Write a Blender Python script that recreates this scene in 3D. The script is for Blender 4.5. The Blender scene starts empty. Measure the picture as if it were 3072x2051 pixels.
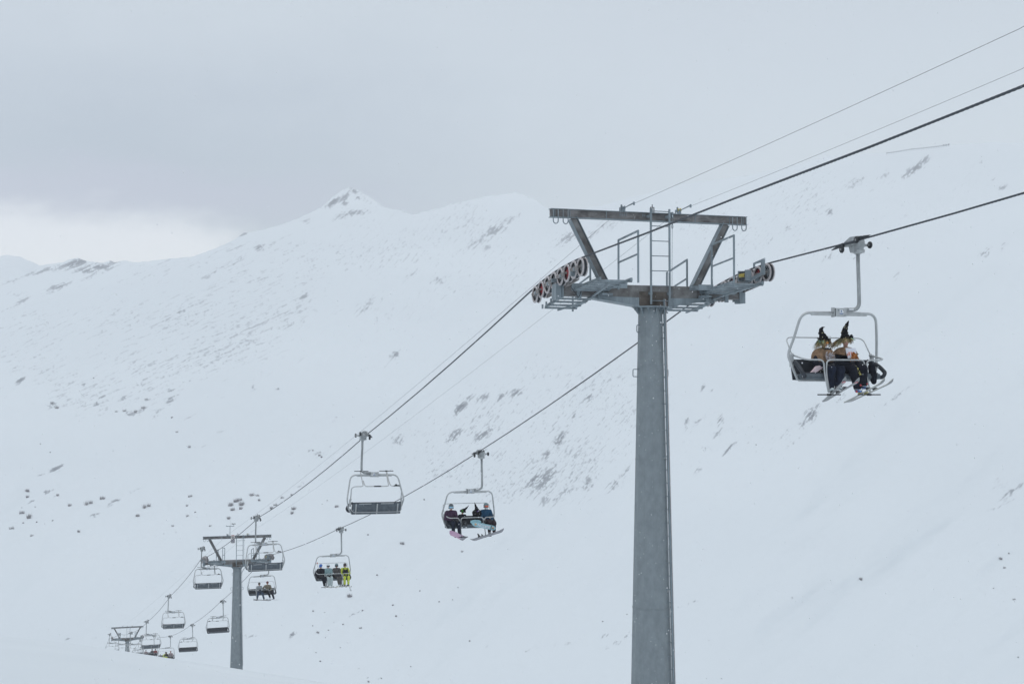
import bpy, bmesh, math, random
from mathutils import Vector, Matrix, noise
R = random.Random(7)
rad = math.radians
scene = bpy.context.scene
COL = scene.collection
V = Vector

# ------------------------------------------------------------------ camera model
F = 4266.7                      # focal length in photograph pixels (50 mm on 36 mm)
PITCH = math.atan((1177 - 1025.5) / F)
CP, SP = math.cos(PITCH), math.sin(PITCH)
def at(px, py, Y):
    """world point seen at pixel px,py of the 3072 x 2051 photograph, at distance Y ahead"""
    v = 1025.5 - py
    k = Y / (F * CP - v * SP)
    return V(((px - 1536) * k, Y, (F * SP + v * CP) * k))

# ------------------------------------------------------------------ materials
MATS = {}
def mat(name, c, rough=.6, metal=0., var=.12, scale=6., bump=0., c2=None, spec=.5, stretch=None, vscale=None, dots=None):
    m = bpy.data.materials.new(name); m.use_nodes = True
    n = m.node_tree.nodes; l = m.node_tree.links
    b = n['Principled BSDF']
    b.inputs['Roughness'].default_value = rough
    b.inputs['Metallic'].default_value = metal
    b.inputs['Specular IOR Level'].default_value = spec
    tc = n.new('ShaderNodeTexCoord'); mp = n.new('ShaderNodeMapping')
    l.new(tc.outputs['Object'], mp.inputs[0])
    if stretch: mp.inputs['Scale'].default_value = stretch
    nz = n.new('ShaderNodeTexNoise'); nz.inputs['Scale'].default_value = scale
    nz.inputs['Detail'].default_value = 6; nz.inputs['Roughness'].default_value = .62
    l.new(mp.outputs[0], nz.inputs['Vector'])
    cr = n.new('ShaderNodeValToRGB')
    a = tuple(max(0, x * (1 - var)) for x in c) + (1,)
    z = tuple(min(1, x * (1 + var)) for x in (c2 or c)) + (1,)
    cr.color_ramp.elements[0].position = .36; cr.color_ramp.elements[1].position = .64
    cr.color_ramp.elements[0].color = a; cr.color_ramp.elements[1].color = z
    l.new(nz.outputs['Fac'], cr.inputs[0])
    out = cr.outputs[0]
    if dots:
        dcol, dscale, dthr = dots
        vo = n.new('ShaderNodeTexVoronoi'); vo.inputs['Scale'].default_value = dscale
        l.new(tc.outputs['Object'], vo.inputs['Vector'])
        lt = n.new('ShaderNodeMath'); lt.operation = 'LESS_THAN'; lt.inputs[1].default_value = dthr
        l.new(vo.outputs['Distance'], lt.inputs[0])
        mx = n.new('ShaderNodeMixRGB'); l.new(lt.outputs[0], mx.inputs[0])
        l.new(out, mx.inputs[1]); mx.inputs[2].default_value = tuple(dcol) + (1,)
        out = mx.outputs[0]
    l.new(out, b.inputs['Base Color'])
    if bump:
        bp = n.new('ShaderNodeBump'); bp.inputs['Strength'].default_value = bump
        bp.inputs['Distance'].default_value = .02
        n2 = n.new('ShaderNodeTexNoise'); n2.inputs['Scale'].default_value = scale * 5
        l.new(mp.outputs[0], n2.inputs['Vector'])
        l.new(n2.outputs['Fac'], bp.inputs['Height']); l.new(bp.outputs[0], b.inputs['Normal'])
    if any(q in name for q in ('cloth','jacket','trousers','taupe','hat_','pinkish','jeans','poncho')): b.inputs['Specular IOR Level'].default_value=.12
    MATS[name] = m
    return m

mat('galvanised', (.235,.28,.31), .55, .35, .20, 3.2, .1, stretch=(1.5,1.5,.35))
mat('galvanised_pole', (.235,.27,.29), .6, .25, .07, 4.5, .12, c2=(.245,.28,.30), stretch=(1.2,1.2,.8), dots=((.36,.41,.45), 23., .085))
mat('galvanised_light', (.33,.35,.36), .55, .25, .22, 5., .1, stretch=(2,2,.6))
mat('galvanised_frame', (.46,.48,.49), .5, .3, .10, 8., .05)
mat('weathered_steel', (.115,.108,.108), .7, .2, .28, 2.6, .2, c2=(.20,.195,.195), stretch=(1,1,2.2))
mat('rusty_steel', (.075,.062,.052), .8, .1, .3, 3.0, .25, c2=(.125,.108,.094))
mat('strut_steel', (.12,.112,.108), .65, .2, .25, 2.0, .15, c2=(.19,.19,.19))
mat('dark_metal', (.035,.042,.05), .6, .2, .2, 10.)
mat('rope_steel', (.075,.085,.10), .55, .5, .2, 60.)
mat('sheave_flange', (.50,.47,.475), .55, .2, .15, 14.)
mat('rubber', (.03,.034,.042), .8, 0, .2, 10.)
mat('hub_grey', (.27,.28,.29), .5, .4, .2, 14.)
mat('hub_red', (.36,.02,.03), .5, .0, .2, 9.)
mat('balancer_steel', (.23,.215,.21), .6, .3, .22, 8.)
mat('yellow_spring', (.52,.42,.10), .5, .1, .15, 30.)
mat('seat_black', (.018,.024,.035), .55, 0, .3, 7., .1, dots=((.16,.19,.22), 34., .07))
mat('seat_back', (.085,.105,.125), .55, 0, .25, 8., .1, dots=((.16,.19,.22), 30., .075))
mat('seat_pad', (.085,.105,.125), .6, 0, .2, 9., .1)
mat('foot_black', (.014,.018,.022), .6, 0, .2, 9.)
mat('label_white', (.72,.74,.76), .5, 0, .03, 9.)
mat('label_blue', (.06,.14,.33), .5, 0, .05, 9.)
mat('sign_white', (.62,.60,.60), .5, 0, .08, 8.)
mat('sign_dark', (.06,.05,.05), .5, 0, .08, 8.)
mat('sign_red', (.42,.12,.08), .5, 0, .08, 8.)
mat('skin', (.56,.33,.26), .55, 0, .08, 12.)
mat('lips', (.36,.10,.10), .5, 0, .08, 12.)
mat('hair_fair', (.40,.27,.13), .7, 0, .45, 9., c2=(.62,.50,.30))
mat('straw', (.15,.085,.032), .8, 0, .55, 5., c2=(.36,.25,.11))
mat('straw_green', (.035,.05,.035), .8, 0, .5, 6., c2=(.13,.15,.08))
mat('ribbon_green', (.18,.40,.34), .7, 0, .3, 9.)
mat('ribbon_yellow', (.62,.60,.28), .6, 0, .15, 9.)
mat('hat_black', (.009,.009,.012), .8, 0, .2, 8.)
mat('hat_spots', (.009,.009,.012), .8, 0, .2, 8., dots=((.66,.60,.38), 15., .17))
mat('poncho_tan', (.23,.15,.095), .85, 0, .32, 9., .2)
mat('lace', (.52,.50,.54), .85, 0, .3, 40.)
mat('black_cloth', (.010,.012,.020), .8, 0, .3, 7., .15, dots=((.14,.16,.2), 40., .036))
mat('navy_cloth', (.012,.017,.032), .8, 0, .3, 7., .15, dots=((.16,.19,.24), 38., .036))
mat('glove_black', (.012,.013,.018), .7, 0, .2, 9.)
mat('white_bib', (.74,.75,.82), .8, 0, .06, 9.)
mat('orange_print', (.72,.22,.12), .7, 0, .1, 9.)
mat('fringe_orange', (.42,.13,.03), .8, 0, .3, 14., c2=(.60,.25,.08))
mat('fringe_cream', (.75,.65,.55), .8, 0, .1, 14.)
mat('bead_yellow', (.72,.66,.22), .4, 0, .1, 14.)
mat('goggle_orange', (.66,.25,.05), .2, 0, .1, 14.)
mat('pink_cloth', (.66,.54,.57), .8, 0, .08, 12.)
mat('checked_cloth', (.02,.02,.02), .8, 0, .2, 12., dots=((.65,.63,.6), 22., .22))
mat('boot_teal', (.16,.26,.30), .4, 0, .5, 14., c2=(.48,.54,.56))
mat('boot_blue', (.025,.06,.22), .35, 0, .5, 16., c2=(.10,.20,.45))
mat('boot_white', (.60,.64,.68), .4, 0, .1, 14.)
mat('boot_red', (.45,.05,.06), .4, 0, .1, 14.)
mat('ski_base', (.27,.28,.29), .35, 0, .08, 20.)
mat('ski_top', (.62,.62,.55), .4, 0, .1, 20.)
mat('ski_red', (.68,.16,.18), .4, 0, .1, 20.)
mat('ski_black', (.02,.02,.025), .4, 0, .2, 20.)
mat('binding_yellow', (.55,.50,.16), .4, 0, .2, 20.)
mat('helmet_slate', (.06,.075,.085), .4, 0, .2, 12.)
mat('helmet_blue', (.06,.09,.12), .4, 0, .2, 12.)
mat('helmet_bright_blue', (.02,.12,.45), .4, 0, .2, 12.)
mat('helmet_white', (.66,.70,.73), .4, 0, .05, 12.)
mat('helmet_teal', (.11,.19,.21), .4, 0, .15, 12.)
mat('helmet_dark', (.04,.028,.03), .4, 0, .15, 12.)
mat('lens_blue', (.30,.52,.68), .15, .2, .15, 9.)
mat('lens_orange', (.60,.13,.07), .15, .2, .3, 12.)
mat('lens_dark', (.05,.05,.06), .15, .2, .3, 12.)
mat('plum_jacket', (.055,.028,.06), .8, 0, .35, 5., .15)
mat('blue_jacket', (.012,.062,.125), .8, 0, .25, 5., .15)
mat('maroon_trousers', (.030,.019,.024), .8, 0, .3, 5., .15)
mat('grey_cloth', (.075,.08,.085), .8, 0, .4, 6., .15)
mat('mint_jacket', (.24,.35,.37), .8, 0, .12, 7., .15)
mat('pale_trousers', (.42,.49,.50), .8, 0, .1, 7., .15)
mat('taupe', (.085,.080,.078), .8, 0, .2, 7., .15)
mat('lime', (.50,.58,.05), .7, 0, .12, 7., .1)
mat('jeans', (.05,.075,.12), .8, 0, .2, 7., .1)
mat('sweater_grey', (.33,.36,.38), .8, 0, .25, 7., .1)
mat('tan_jacket', (.20,.175,.13), .8, 0, .3, 6., .15)
mat('dark_red', (.22,.035,.035), .8, 0, .2, 7., .1)
mat('pinkish', (.30,.24,.25), .8, 0, .2, 7., .1)
mat('hair_dark', (.04,.026,.02), .7, 0, .3, 9.)
mat('beanie_red', (.18,.05,.05), .8, 0, .3, 9.)
mat('wig_green', (.08,.55,.06), .7, 0, .3, 14.)
mat('wig_purple', (.24,.09,.52), .7, 0, .3, 14.)
mat('board_pink', (.56,.33,.48), .35, 0, .06, 8.)
mat('board_grey', (.25,.25,.28), .35, 0, .08, 8.)
mat('board_darkgrey', (.10,.10,.115), .35, 0, .08, 8.)
mat('board_blue', (.30,.53,.60), .35, 0, .04, 8.)
mat('board_orange', (.62,.40,.24), .4, 0, .1, 8.)
mat('letter_white', (.72,.72,.78), .4, 0, .02, 8.)
mat('rock', (.11,.11,.125), .9, 0, .35, 1.2)
mat('twig', (.15,.135,.15), .9, 0, .3, 1.5)
mat('fence_grey', (.30,.32,.35), .8, 0, .1, 1.)
mat('flake', (.86,.88,.92), .8, 0, .01, 1.)
M = MATS

# ------------------------------------------------------------------ mesh builder
class MB:
    def __init__(s): s.v=[]; s.f=[]; s.m=[]; s.sm=[]; s.mats=[]; s.cur=0
    def use(s, name):
        if name not in s.mats: s.mats.append(name)
        s.cur = s.mats.index(name); return s
    def add(s, vs, fs, smooth=False):
        o = len(s.v); s.v += [V(p) for p in vs]
        for f in fs: s.f.append([i+o for i in f]); s.m.append(s.cur); s.sm.append(smooth)
        return s
    def box(s, c, d, rot=None):
        x,y,z = d[0]/2,d[1]/2,d[2]/2; c=V(c)
        vs=[V((i*x,j*y,k*z)) for i in(-1,1) for j in(-1,1) for k in(-1,1)]
        if rot is not None: vs=[rot@p for p in vs]
        return s.add([c+p for p in vs], [(0,1,3,2),(4,6,7,5),(0,4,5,1),(2,3,7,6),(0,2,6,4),(1,5,7,3)])
    def bar(s, a, b, w, h, up=(0,0,1)):
        a,b=V(a),V(b); d=(b-a).normalized(); u=V(up)
        r=d.cross(u)
        if r.length<1e-4: r=d.cross(V((1,0,0)))
        r.normalize(); u=r.cross(d).normalized()
        vs=[]
        for p in (a,b):
            for i,j in((-1,-1),(1,-1),(1,1),(-1,1)): vs.append(p+r*(i*w/2)+u*(j*h/2))
        return s.add(vs,[(0,1,2,3),(7,6,5,4),(0,4,5,1),(1,5,6,2),(2,6,7,3),(3,7,4,0)])
    def tube(s, pts, r, n=8, close=False):
        pts=[V(p) for p in pts]; rs = r if isinstance(r,(list,tuple)) else [r]*len(pts)
        N=len(pts); vs=[]; prev=None
        for i,p in enumerate(pts):
            if close: t=(pts[(i+1)%N]-pts[i-1]).normalized()
            else: t=(pts[min(i+1,N-1)]-pts[max(i-1,0)]).normalized()
            if prev is None:
                a=V((0,0,1)) if abs(t.z)<.9 else V((1,0,0)); u=t.cross(a).normalized()
            else:
                u=(prev-t*prev.dot(t))
                u = u.normalized() if u.length>1e-6 else t.cross(V((0,0,1))).normalized()
            prev=u; w=t.cross(u)
            for k in range(n):
                a=2*math.pi*k/n; vs.append(p+(u*math.cos(a)+w*math.sin(a))*rs[i])
        fs=[]
        for i in range(N if close else N-1):
            j=(i+1)%N
            for k in range(n): fs.append((i*n+k,i*n+(k+1)%n,j*n+(k+1)%n,j*n+k))
        if not close: fs += [tuple(range(n))[::-1], tuple(range((N-1)*n,N*n))]
        return s.add(vs,fs,True)
    def cyl(s,a,b,r,r2=None,n=14):
        return s.tube([a,b],[r,r if r2 is None else r2],n)
    def lathe(s, prof, n=20, c=(0,0,0), axis='z', smooth=True):
        c=V(c); vs=[]
        for r,h in prof:
            for k in range(n):
                a=2*math.pi*k/n; x,y=r*math.cos(a),r*math.sin(a)
                vs.append(c+(V((x,y,h)) if axis=='z' else V((h,x,y)) if axis=='x' else V((x,h,y))))
        fs=[]; P=len(prof)
        for i in range(P-1):
            for k in range(n): fs.append((i*n+k,i*n+(k+1)%n,(i+1)*n+(k+1)%n,(i+1)*n+k))
        return s.add(vs,fs,smooth)
    def ball(s,c,r,nu=10,nv=8,sc=(1,1,1),rot=None):
        c=V(c); vs=[]; 
        for j in range(nv+1):
            p=math.pi*j/nv
            for k in range(nu):
                a=2*math.pi*k/nu
                q=V((r*sc[0]*math.sin(p)*math.cos(a), r*sc[1]*math.sin(p)*math.sin(a), r*sc[2]*math.cos(p)))
                if rot is not None: q=rot@q
                vs.append(c+q)
        fs=[]
        for j in range(nv):
            for k in range(nu): fs.append((j*nu+k,(j+1)*nu+k,(j+1)*nu+(k+1)%nu,j*nu+(k+1)%nu))
        return s.add(vs,fs,True)
    def prism(s, poly, y0, y1, plane='xz'):
        """closed polygon extruded"""
        n=len(poly); vs=[]
        for y in (y0,y1):
            for a,b in poly: vs.append({'xz':(a,y,b),'xy':(a,b,y),'yz':(y,a,b)}[plane])
        fs=[tuple(range(n)),tuple(range(2*n-1,n-1,-1))]
        for i in range(n): fs.append((i,i+n,(i+1)%n+n,(i+1)%n))
        return s.add(vs,fs)
    def chain(s, pr, n=10):
        """tapered limb: balls and cones, to be fused by remesh"""
        for i,(p,r) in enumerate(pr):
            s.ball(p,r,n,8)
            if i: s.cyl(pr[i-1][0],p,pr[i-1][1],r,n)
        return s
    def build(s, name, material=None, parent=None, merge=True):
        me=bpy.data.meshes.new(name); me.from_pydata(s.v,[],s.f)
        if material and not s.mats: s.mats=[material]
        for mname in s.mats: me.materials.append(M[mname])
        for p,mi,sm in zip(me.polygons,s.m,s.sm): p.material_index=mi; p.use_smooth=sm
        bm=bmesh.new(); bm.from_mesh(me)
        if merge: bmesh.ops.remove_doubles(bm,verts=bm.verts,dist=1e-5)
        bmesh.ops.recalc_face_normals(bm,faces=bm.faces); bm.to_mesh(me); bm.free()
        o=bpy.data.objects.new(name,me); COL.objects.link(o)
        if parent is not None: o.parent=parent
        return o
    def xf(s, mtx): s.v=[mtx@p for p in s.v]; return s

def remeshed(mb, name, material, parent, voxel=.02, smooth=4):
    """fuse all pieces of the builder into one continuous surface"""
    o=mb.build(name, material, parent, merge=False)
    r=o.modifiers.new('r','REMESH'); r.mode='VOXEL'; r.voxel_size=voxel; r.use_smooth_shade=True
    sm=o.modifiers.new('s','SMOOTH'); sm.iterations=smooth; sm.factor=.5
    dg=bpy.context.evaluated_depsgraph_get()
    me=bpy.data.meshes.new_from_object(o.evaluated_get(dg))
    o.modifiers.clear(); o.data=me
    if not me.materials: me.materials.append(M[material])
    for p in me.polygons: p.use_smooth=True; p.material_index=0
    return o
def fillet(pts, r, n=6):
    pts=[V(p) for p in pts]; out=[pts[0]]
    for i in range(1,len(pts)-1):
        a,b,c=pts[i-1],pts[i],pts[i+1]
        rr = r[i-1] if isinstance(r,(list,tuple)) else r
        d1=(a-b); d2=(c-b); k=min(rr,d1.length*.49,d2.length*.49)
        p,q=b+d1.normalized()*k,b+d2.normalized()*k
        for j in range(n+1):
            t=j/n; out.append(p*(1-t)**2+b*2*t*(1-t)+q*t*t)
    out.append(pts[-1]); return out
def tag(o,label=None,cat=None,group=None,kind=None):
    if label: o['label']=label
    if cat: o['category']=cat
    if group: o['group']=group
    if kind: o['kind']=kind
    return o
def empty(name,loc=(0,0,0),rz=0):
    o=bpy.data.objects.new(name,None); COL.objects.link(o); o.location=loc; o.rotation_euler=(0,0,rz)
    o.empty_display_size=.3; return o
KIDS={}
def copy_tree(o,parent=None):
    c=o.copy(); COL.objects.link(c)
    if parent is not None: c.parent=parent
    for ch in list(o.children): copy_tree(ch,c)
    return c

# ------------------------------------------------------------------ the lift line
ANG=math.atan(.333)                    # heading of the line
D=V((-math.sin(ANG),math.cos(ANG),0)); P=V((math.cos(ANG),math.sin(ANG),0))
C1=V((3.77,38.7,0))
def line(o,t,z=0): q=C1+D*t+P*o; return V((q.x,q.y,z))
ROPE_O=2.66
def zat(py,Y): return at(1536,py,Y).z
T_UP=[-5.8+30.58*i for i in range(9)]; PY_UP=[727.7,1357,1585.6,1665.4,1801.9,1873.2,1907,1905,1920]
T_DN=[23.2+30.58*i for i in range(8)]; PY_DN=[1302,1550.6,1643.4,1786.3,1862.6,1896.7,1901,1901]
TOW=[(0,3.28),(84.0,-13.45),(232.2,-43.9)]      # t and rope height at the three towers
UP=[(t,zat(py,line(ROPE_O+.2,t).y)) for t,py in zip(T_UP,PY_UP)]
DN=[(t,zat(py,line(-ROPE_O-.2,t).y)) for t,py in zip(T_DN,PY_DN)]
def prof(y): # rope height over a sheave train, local
    y=max(-1.9,min(1.9,y)); u=(y+1.9)/3.8
    return -(y*.135) -.024*(y*y)+.0

def rope_points(side):
    ch = UP if side>0 else DN
    knots=[(t,z) for t,z in ch]
    for tt,zz in TOW:
        knots=[k for k in knots if abs(k[0]-tt)>3.4]
        for k in range(9):
            y=-1.9+3.8*k/8; knots.append((tt+y,zz+prof(y)))
    if side>0: knots += [(-14,4.05),(-30,6.0),(-50,9.8),(-80,17.5)]
    else: knots += [(-10,3.86),(-20,4.38),(-36,6.4),(-56,10.5),(-84,18.)]
    knots += [(300,-60),(380,-82)]
    knots.sort(); out=[]
    for (a,za),(b,zb) in zip(knots,knots[1:]):
        n=max(1,int((b-a)/4)); sag=.0009*(b-a)**2*.25
        for i in range(n):
            u=i/n; out.append((a+(b-a)*u, za+(zb-za)*u-4*sag*u*(1-u)))
    out.append(knots[-1]); return out
def rope_z(side,t):
    pts=RP[side]
    for (a,za),(b,zb) in zip(pts,pts[1:]):
        if a<=t<=b: return za+(zb-za)*(t-a)/(b-a)
    return 0
RP={1:rope_points(1),-1:rope_points(-1)}
for side,txt in ((1,'thick twisted steel haul rope carrying the chairs with riders, right of the towers'),(-1,'thick twisted steel haul rope carrying only empty chairs, left of the towers')):
    mb=MB(); mb.use('rope_steel')
    mb.tube([line(side*ROPE_O,t,z) for t,z in RP[side]],.0205,8)
    # strands wound round the rope: a helix on the near stretch where the lay can be seen
    for s in range(4):
        hp=[]
        t=-30.0
        while t<14:
            c=line(side*ROPE_O,t,rope_z(side,t)); a=t/.30*2*math.pi/1.6+s*math.pi/2
            hp.append(c+P*(math.cos(a)*.0155)+V((0,0,1))*(math.sin(a)*.0155)); t+=.05
        mb.tube(hp,.0095,4)
    tag(mb.build('haul_rope'),txt,'rope','haul ropes of the chairlift')
for o,txt in ((-.82,'thin signal cable clamped to the top beams, left of the tower ladders'),(.84,'thin signal cable clamped to the top beams, right of the tower ladders')):
    kn=[(-60,12.4),((-16.5,5.87) if o<0 else (-14.4,5.78)),(0,4.98),(84.0,-11.75),(232.2,-42.2),(320,-62)]
    pts=[]
    for (a,za),(b,zb) in zip(kn,kn[1:]):
        for i in range(12):
            u=i/12; pts.append(line(o,a+(b-a)*u,za+(zb-za)*u-4*(.35 if a>=0 else .03)*u*(1-u)))
    pts.append(line(o,320,-62))
    mb=MB(); mb.tube(pts,.0045 if o<0 else .0037,5)
    tag(mb.build('signal_cable','rope_steel'),txt,'cable','signal cables of the chairlift')

# ------------------------------------------------------------------ towers
HP={}  # head parts kept as meshes; heights relative to the rope at the tower
def build_tower(Hp, Lb, detail=1.0):
    """local frame: x across the line, y downhill, z up; rope level at z=Hp, base at 0"""
    root=empty('lift_tower')
    U=V((0,0,Hp))
    def fin(mb,name,material=None,parent=root):
        o=mb.build(name,material,parent)
        return o
    # pole: twelve-sided, tapering
    ztop=Hp-.98; w0,w1=.33,.33+.0225*ztop
    mb=MB(); n=12
    prof_=[(w1,-2.5),(w1,0),(w0+(w1-w0)*.5,ztop*.5),(w0,ztop)]
    vs=[]
    for r,h in prof_:
        for k in range(n):
            a=2*math.pi*(k+.5)/n; vs.append((r*math.cos(a),r*math.sin(a),h))
    fs=[(i*n+k,i*n+(k+1)%n,(i+1)*n+(k+1)%n,(i+1)*n+k) for i in range(3) for k in range(n)]
    fs.append(tuple(range(3*n,4*n)))
    mb.add(vs,fs)
    # weld seam strips and bolt pads
    for zz in (ztop*.33,ztop*.66): mb.lathe([(w0+(w1-w0)*(1-zz/ztop)+.006,zz-.012),(w0+(w1-w0)*(1-zz/ztop)+.012,zz),(w0+(w1-w0)*(1-zz/ztop)+.006,zz+.012)],24)
    fin(mb,'pole','galvanised_pole')
    # flange with bolts and gussets
    mb=MB(); mb.lathe([(.30,-.98),(.49,-.98),(.49,-.945),(.30,-.945)],16,smooth=False)
    for k in range(16):
        a=2*math.pi*(k+.5)/16; x,y=.43*math.cos(a),.43*math.sin(a)
        mb.cyl((x,y,-1.03),(x,y,-.985),.02,n=6)
    for k in range(12):
        a=2*math.pi*k/12; ca,sa=math.cos(a),math.sin(a); t=V((-sa,ca,0))*.008
        q=[V((.31*ca,.31*sa,-.98)),V((.46*ca,.46*sa,-.98)),V((.325*ca,.325*sa,-1.17)),V((.31*ca,.31*sa,-1.17))]
        mb.add([p+t for p in q]+[p-t for p in q],[(0,1,2,3),(7,6,5,4),(0,4,5,1),(1,5,6,2),(2,6,7,3)])
    mb.xf(Matrix.Translation(U)); fin(mb,'flange','galvanised')
    # main crossarm: wide box, tapering soffit to the flange
    mb=MB().use('weathered_steel')
    for s in (-1,1):
        mb.box((s*1.95,0,-.555),(1.3,.36,.29)); 
    mb.use('strut_steel').box((0,0,-.55),(2.6,.40,.33)).use('rusty_steel').box((0,0,-.63),(.84,.412,.16))
    mb.use('rusty_steel').prism([(-.42,-.716),(.42,-.716),(.42,-.935),(-.42,-.935)],-.23,.23)
    mb.use('galvanised')
    for s in (-1,1):
        mb.prism([(s*.423,-.717),(s*1.75,-.70),(s*1.75,-.74),(s*.423,-.935)],-.215,.215)
        mb.prism([(s*.40,-.936),(s*1.78,-.741),(s*1.78,-.755),(s*.40,-.96)],-.24,.24)
        mb.box((s*2.615,0,-.555),(.03,.44,.40))
        for q in (1.45,2.1): mb.box((s*q,0,-.555),(.025,.42,.36))
    mb.xf(Matrix.Translation(U)); fin(mb,'crossarm')
    # head frame beam on top, with two sloping struts
    hb=Lb/2
    mb=MB().use('weathered_steel').box((0,0,1.50),(Lb-.06,.15,.20))
    mb.use('galvanised').box((0,0,1.391),(Lb-.02,.21,.018)).box((0,0,1.609),(Lb-.02,.21,.018))
    for s in (-1,1):
        for q in (.12,.55,1.6): mb.box((s*(hb-q),-.0,1.5),(.014,.19,.196))
    for q in (-.62,-.56,-.5,-.44,.05,.11): mb.box((q-.3,-.082,1.53),(.022,.012,.075))
    mb.xf(Matrix.Translation(U)); fin(mb,'head_beam')
    for s in (-1,1):
        mb=MB().use('strut_steel'); a=V((s*2.27,0,1.385)); b=V((s*1.33,0,-.38))
        mb.bar(a,b,.17,.26,(0,1,0)) if False else mb.bar(a,b,.15,.15,(0,1,0))
        mb.use('galvanised')
        dd=(b-a).normalized(); rr=dd.cross(V((0,1,0))).normalized()
        for k in (-1,1): mb.bar(a+rr*k*.098,b+rr*k*.098,.22,.016,rr)
        mb.use('weathered_steel').bar(a,b,.26 if False else .178,.10,(0,1,0))
        mb.xf(Matrix.Translation(U)); fin(mb,'strut')
    # rope catching hooks: pairs of U bars below the beam ends
    for s in (-1,1):
        for q in (.13,.41):
            x=s*(hb-q)
            pts=[(x-.07,-.02,1.58),(x-.07,-.02,1.30)]+[(x-.07*math.cos(a),-.02,1.29-.08*math.sin(a)) for a in [math.pi*k/8 for k in range(9)]]+[(x+.07,-.02,1.30),(x+.07,-.02,1.58)]
            mb=MB(); mb.tube(pts,.014,6).xf(Matrix.Translation(U+V((0,-.11,0)))); fin(mb,'hook','galvanised')
    # head ladder
    mb=MB()
    for x in (-.11,.44): mb.bar((x,-.30,1.70),(x,-.30,-.90),.05,.035,(0,1,0))
    for k in range(7): mb.cyl((-.11,-.30,1.63-.405*k),(.44,-.30,1.63-.405*k),.013,n=6)
    for x in (-.11,.44):
        for z in (1.5,-.6): mb.box((x,-.2,z),(.09,.19,.07))
    mb.xf(Matrix.Translation(U)); fin(mb,'ladder','galvanised')
    # hanging safety line with its shackle
    mb=MB(); mb.cyl((.55,-.25,1.55),(.53,-.25,-.70),.006,n=5).box((.55,-.2,1.55),(.04,.16,.16)); mb.tube([(.55+.022*math.cos(a),-.25,1.24+.06*math.sin(a)) for a in [2*math.pi*k/10 for k in range(10)]],.008,5,True)
    mb.xf(Matrix.Translation(U)); fin(mb,'safety_line','galvanised')
    # cable clamps on the beam
    for x,c in ((-.82,'galvanised'),(.84,'yellow_spring')):
        mb=MB().use('galvanised').box((x,0,1.68),(.10,.20,.12)).box((x-.05,-.06,1.74),(.03,.05,.12)).use(c).lathe([(.02,-.05),(.055,-.05),(.055,-.03),(.03,-.02),(.03,.02),(.055,.03),(.055,.05),(.02,.05)],12,(x,-.06,1.72),'x')
        mb.use('galvanised').bar((x,-.1,1.70),(x+.02,-.75,1.77),.02,.02)
        mb.box((x+.02,-.75,1.75),(.04,.04,.09))
        mb.xf(Matrix.Translation(U)); fin(mb,'cable_clamp')
    mb=MB(); mb.tube([(-.02,-.08,1.62),(-.02,-.08,1.76),(.08,-.08,1.76),(.08,-.08,1.62)],.015,6).cyl((.03,-.08,1.62),(.03,-.08,1.84),.012,n=6).xf(Matrix.Translation(U)); fin(mb,'lifting_lug','dark_metal')
    # catwalks of rungs between channels, one each side
    for s in (-1,1):
        mb=MB(); cx=s*1.88; wd=.43
        def cz(y): return prof(y*.9)-.50-.0
        for q in (-1,1):
            for y0,y1 in ((-2.1,-.26),(.26,2.0)):
                mb.bar((cx+q*wd,y0,cz(y0)-.06),(cx+q*wd,y1,cz(y1)-.06),.05,.08)
        # rungs
        for y in [-2.0,-1.62,-1.24,-.86,-.48,.48,.86,1.24,1.62,1.93]:
            z=cz(y)-.10
            mb.cyl((cx-wd-.05,y,z),(cx+wd+.05,y,z),.030,n=8)
            mb.box((cx-wd-.12*1,y,z+.03),(.012,.12,.12)) if y>0 else None
        # cross plates at both ends of the near deck
        mb.box((cx,-.3,cz(-.3)-.02),(2*wd+.2,.05,.20)); mb.box((cx,.30,cz(.3)-.05),(2*wd+.2,.04,.18))
        mb.box((cx-s*.62,-.55,-.46),(.40,.55,.06)); mb.box((cx-s*.62,-.84,-.45),(.44,.03,.15)); mb.box((cx-s*.62,-.30,-.43),(.44,.03,.13))
        mb.use('galvanised') if mb.mats else None
        mb.xf(Matrix.Translation(U)); cw=fin(mb,'catwalk','galvanised')
        # carriers fixing the catwalk on the crossarm
        mb=MB(); mb.box((cx,0,-.45+.04),(.16,.62,.08)).box((cx+s*.3,-.24,-.62),(.10,.06,.36)).box((cx-s*.3,-.24,-.62),(.10,.06,.36)).box((cx-s*.42,-.40,-.66),(.30,.2,.05)).box((cx+s*.1,.24,-.62),(.10,.06,.36))
        for k in range(3): mb.cyl((cx-s*.30,-.38,-.66-.04*k),(cx-s*.62,-.38,-.66-.04*k),.012,n=6)
        mb.bar((cx+s*.1,-1.9,cz(-1.9)-.17),(cx-s*.1,-.2,-.72),.05,.04)
        mb.bar((cx+s*.1,1.9,cz(1.9)-.17),(cx-s*.1,.2,-.82),.05,.04)
        mb.xf(Matrix.Translation(U)); fin(mb,'bracket','galvanised')
        # guard rails on the inner edge, near and far
        for y0,y1,hh,xx in ((-2.15 if s<0 else -2.0,-.85 if s<0 else -.70,1.18,cx-s*.47+(.1 if s>0 else .12)),(.75,2.1,1.05,cx-s*.42)):
            mb=MB(); z0,z1=cz(y0),cz(y1)
            mb.bar((xx,y0,z0-.15),(xx,y0,z0+hh),.045,.035,(0,1,0)).bar((xx,y1,z1-.15),(xx,y1,z1+hh-.03),.045,.035,(0,1,0))
            mb.bar((xx,y0-.02,z0+hh),(xx,y1+.02,z1+hh-.03),.035,.045).bar((xx,y0,z0+hh*.5),(xx,y1,z1+hh*.5-.03),.03,.04)
            mb.xf(Matrix.Translation(U)); fin(mb,'guard_rail','galvanised')
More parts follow.
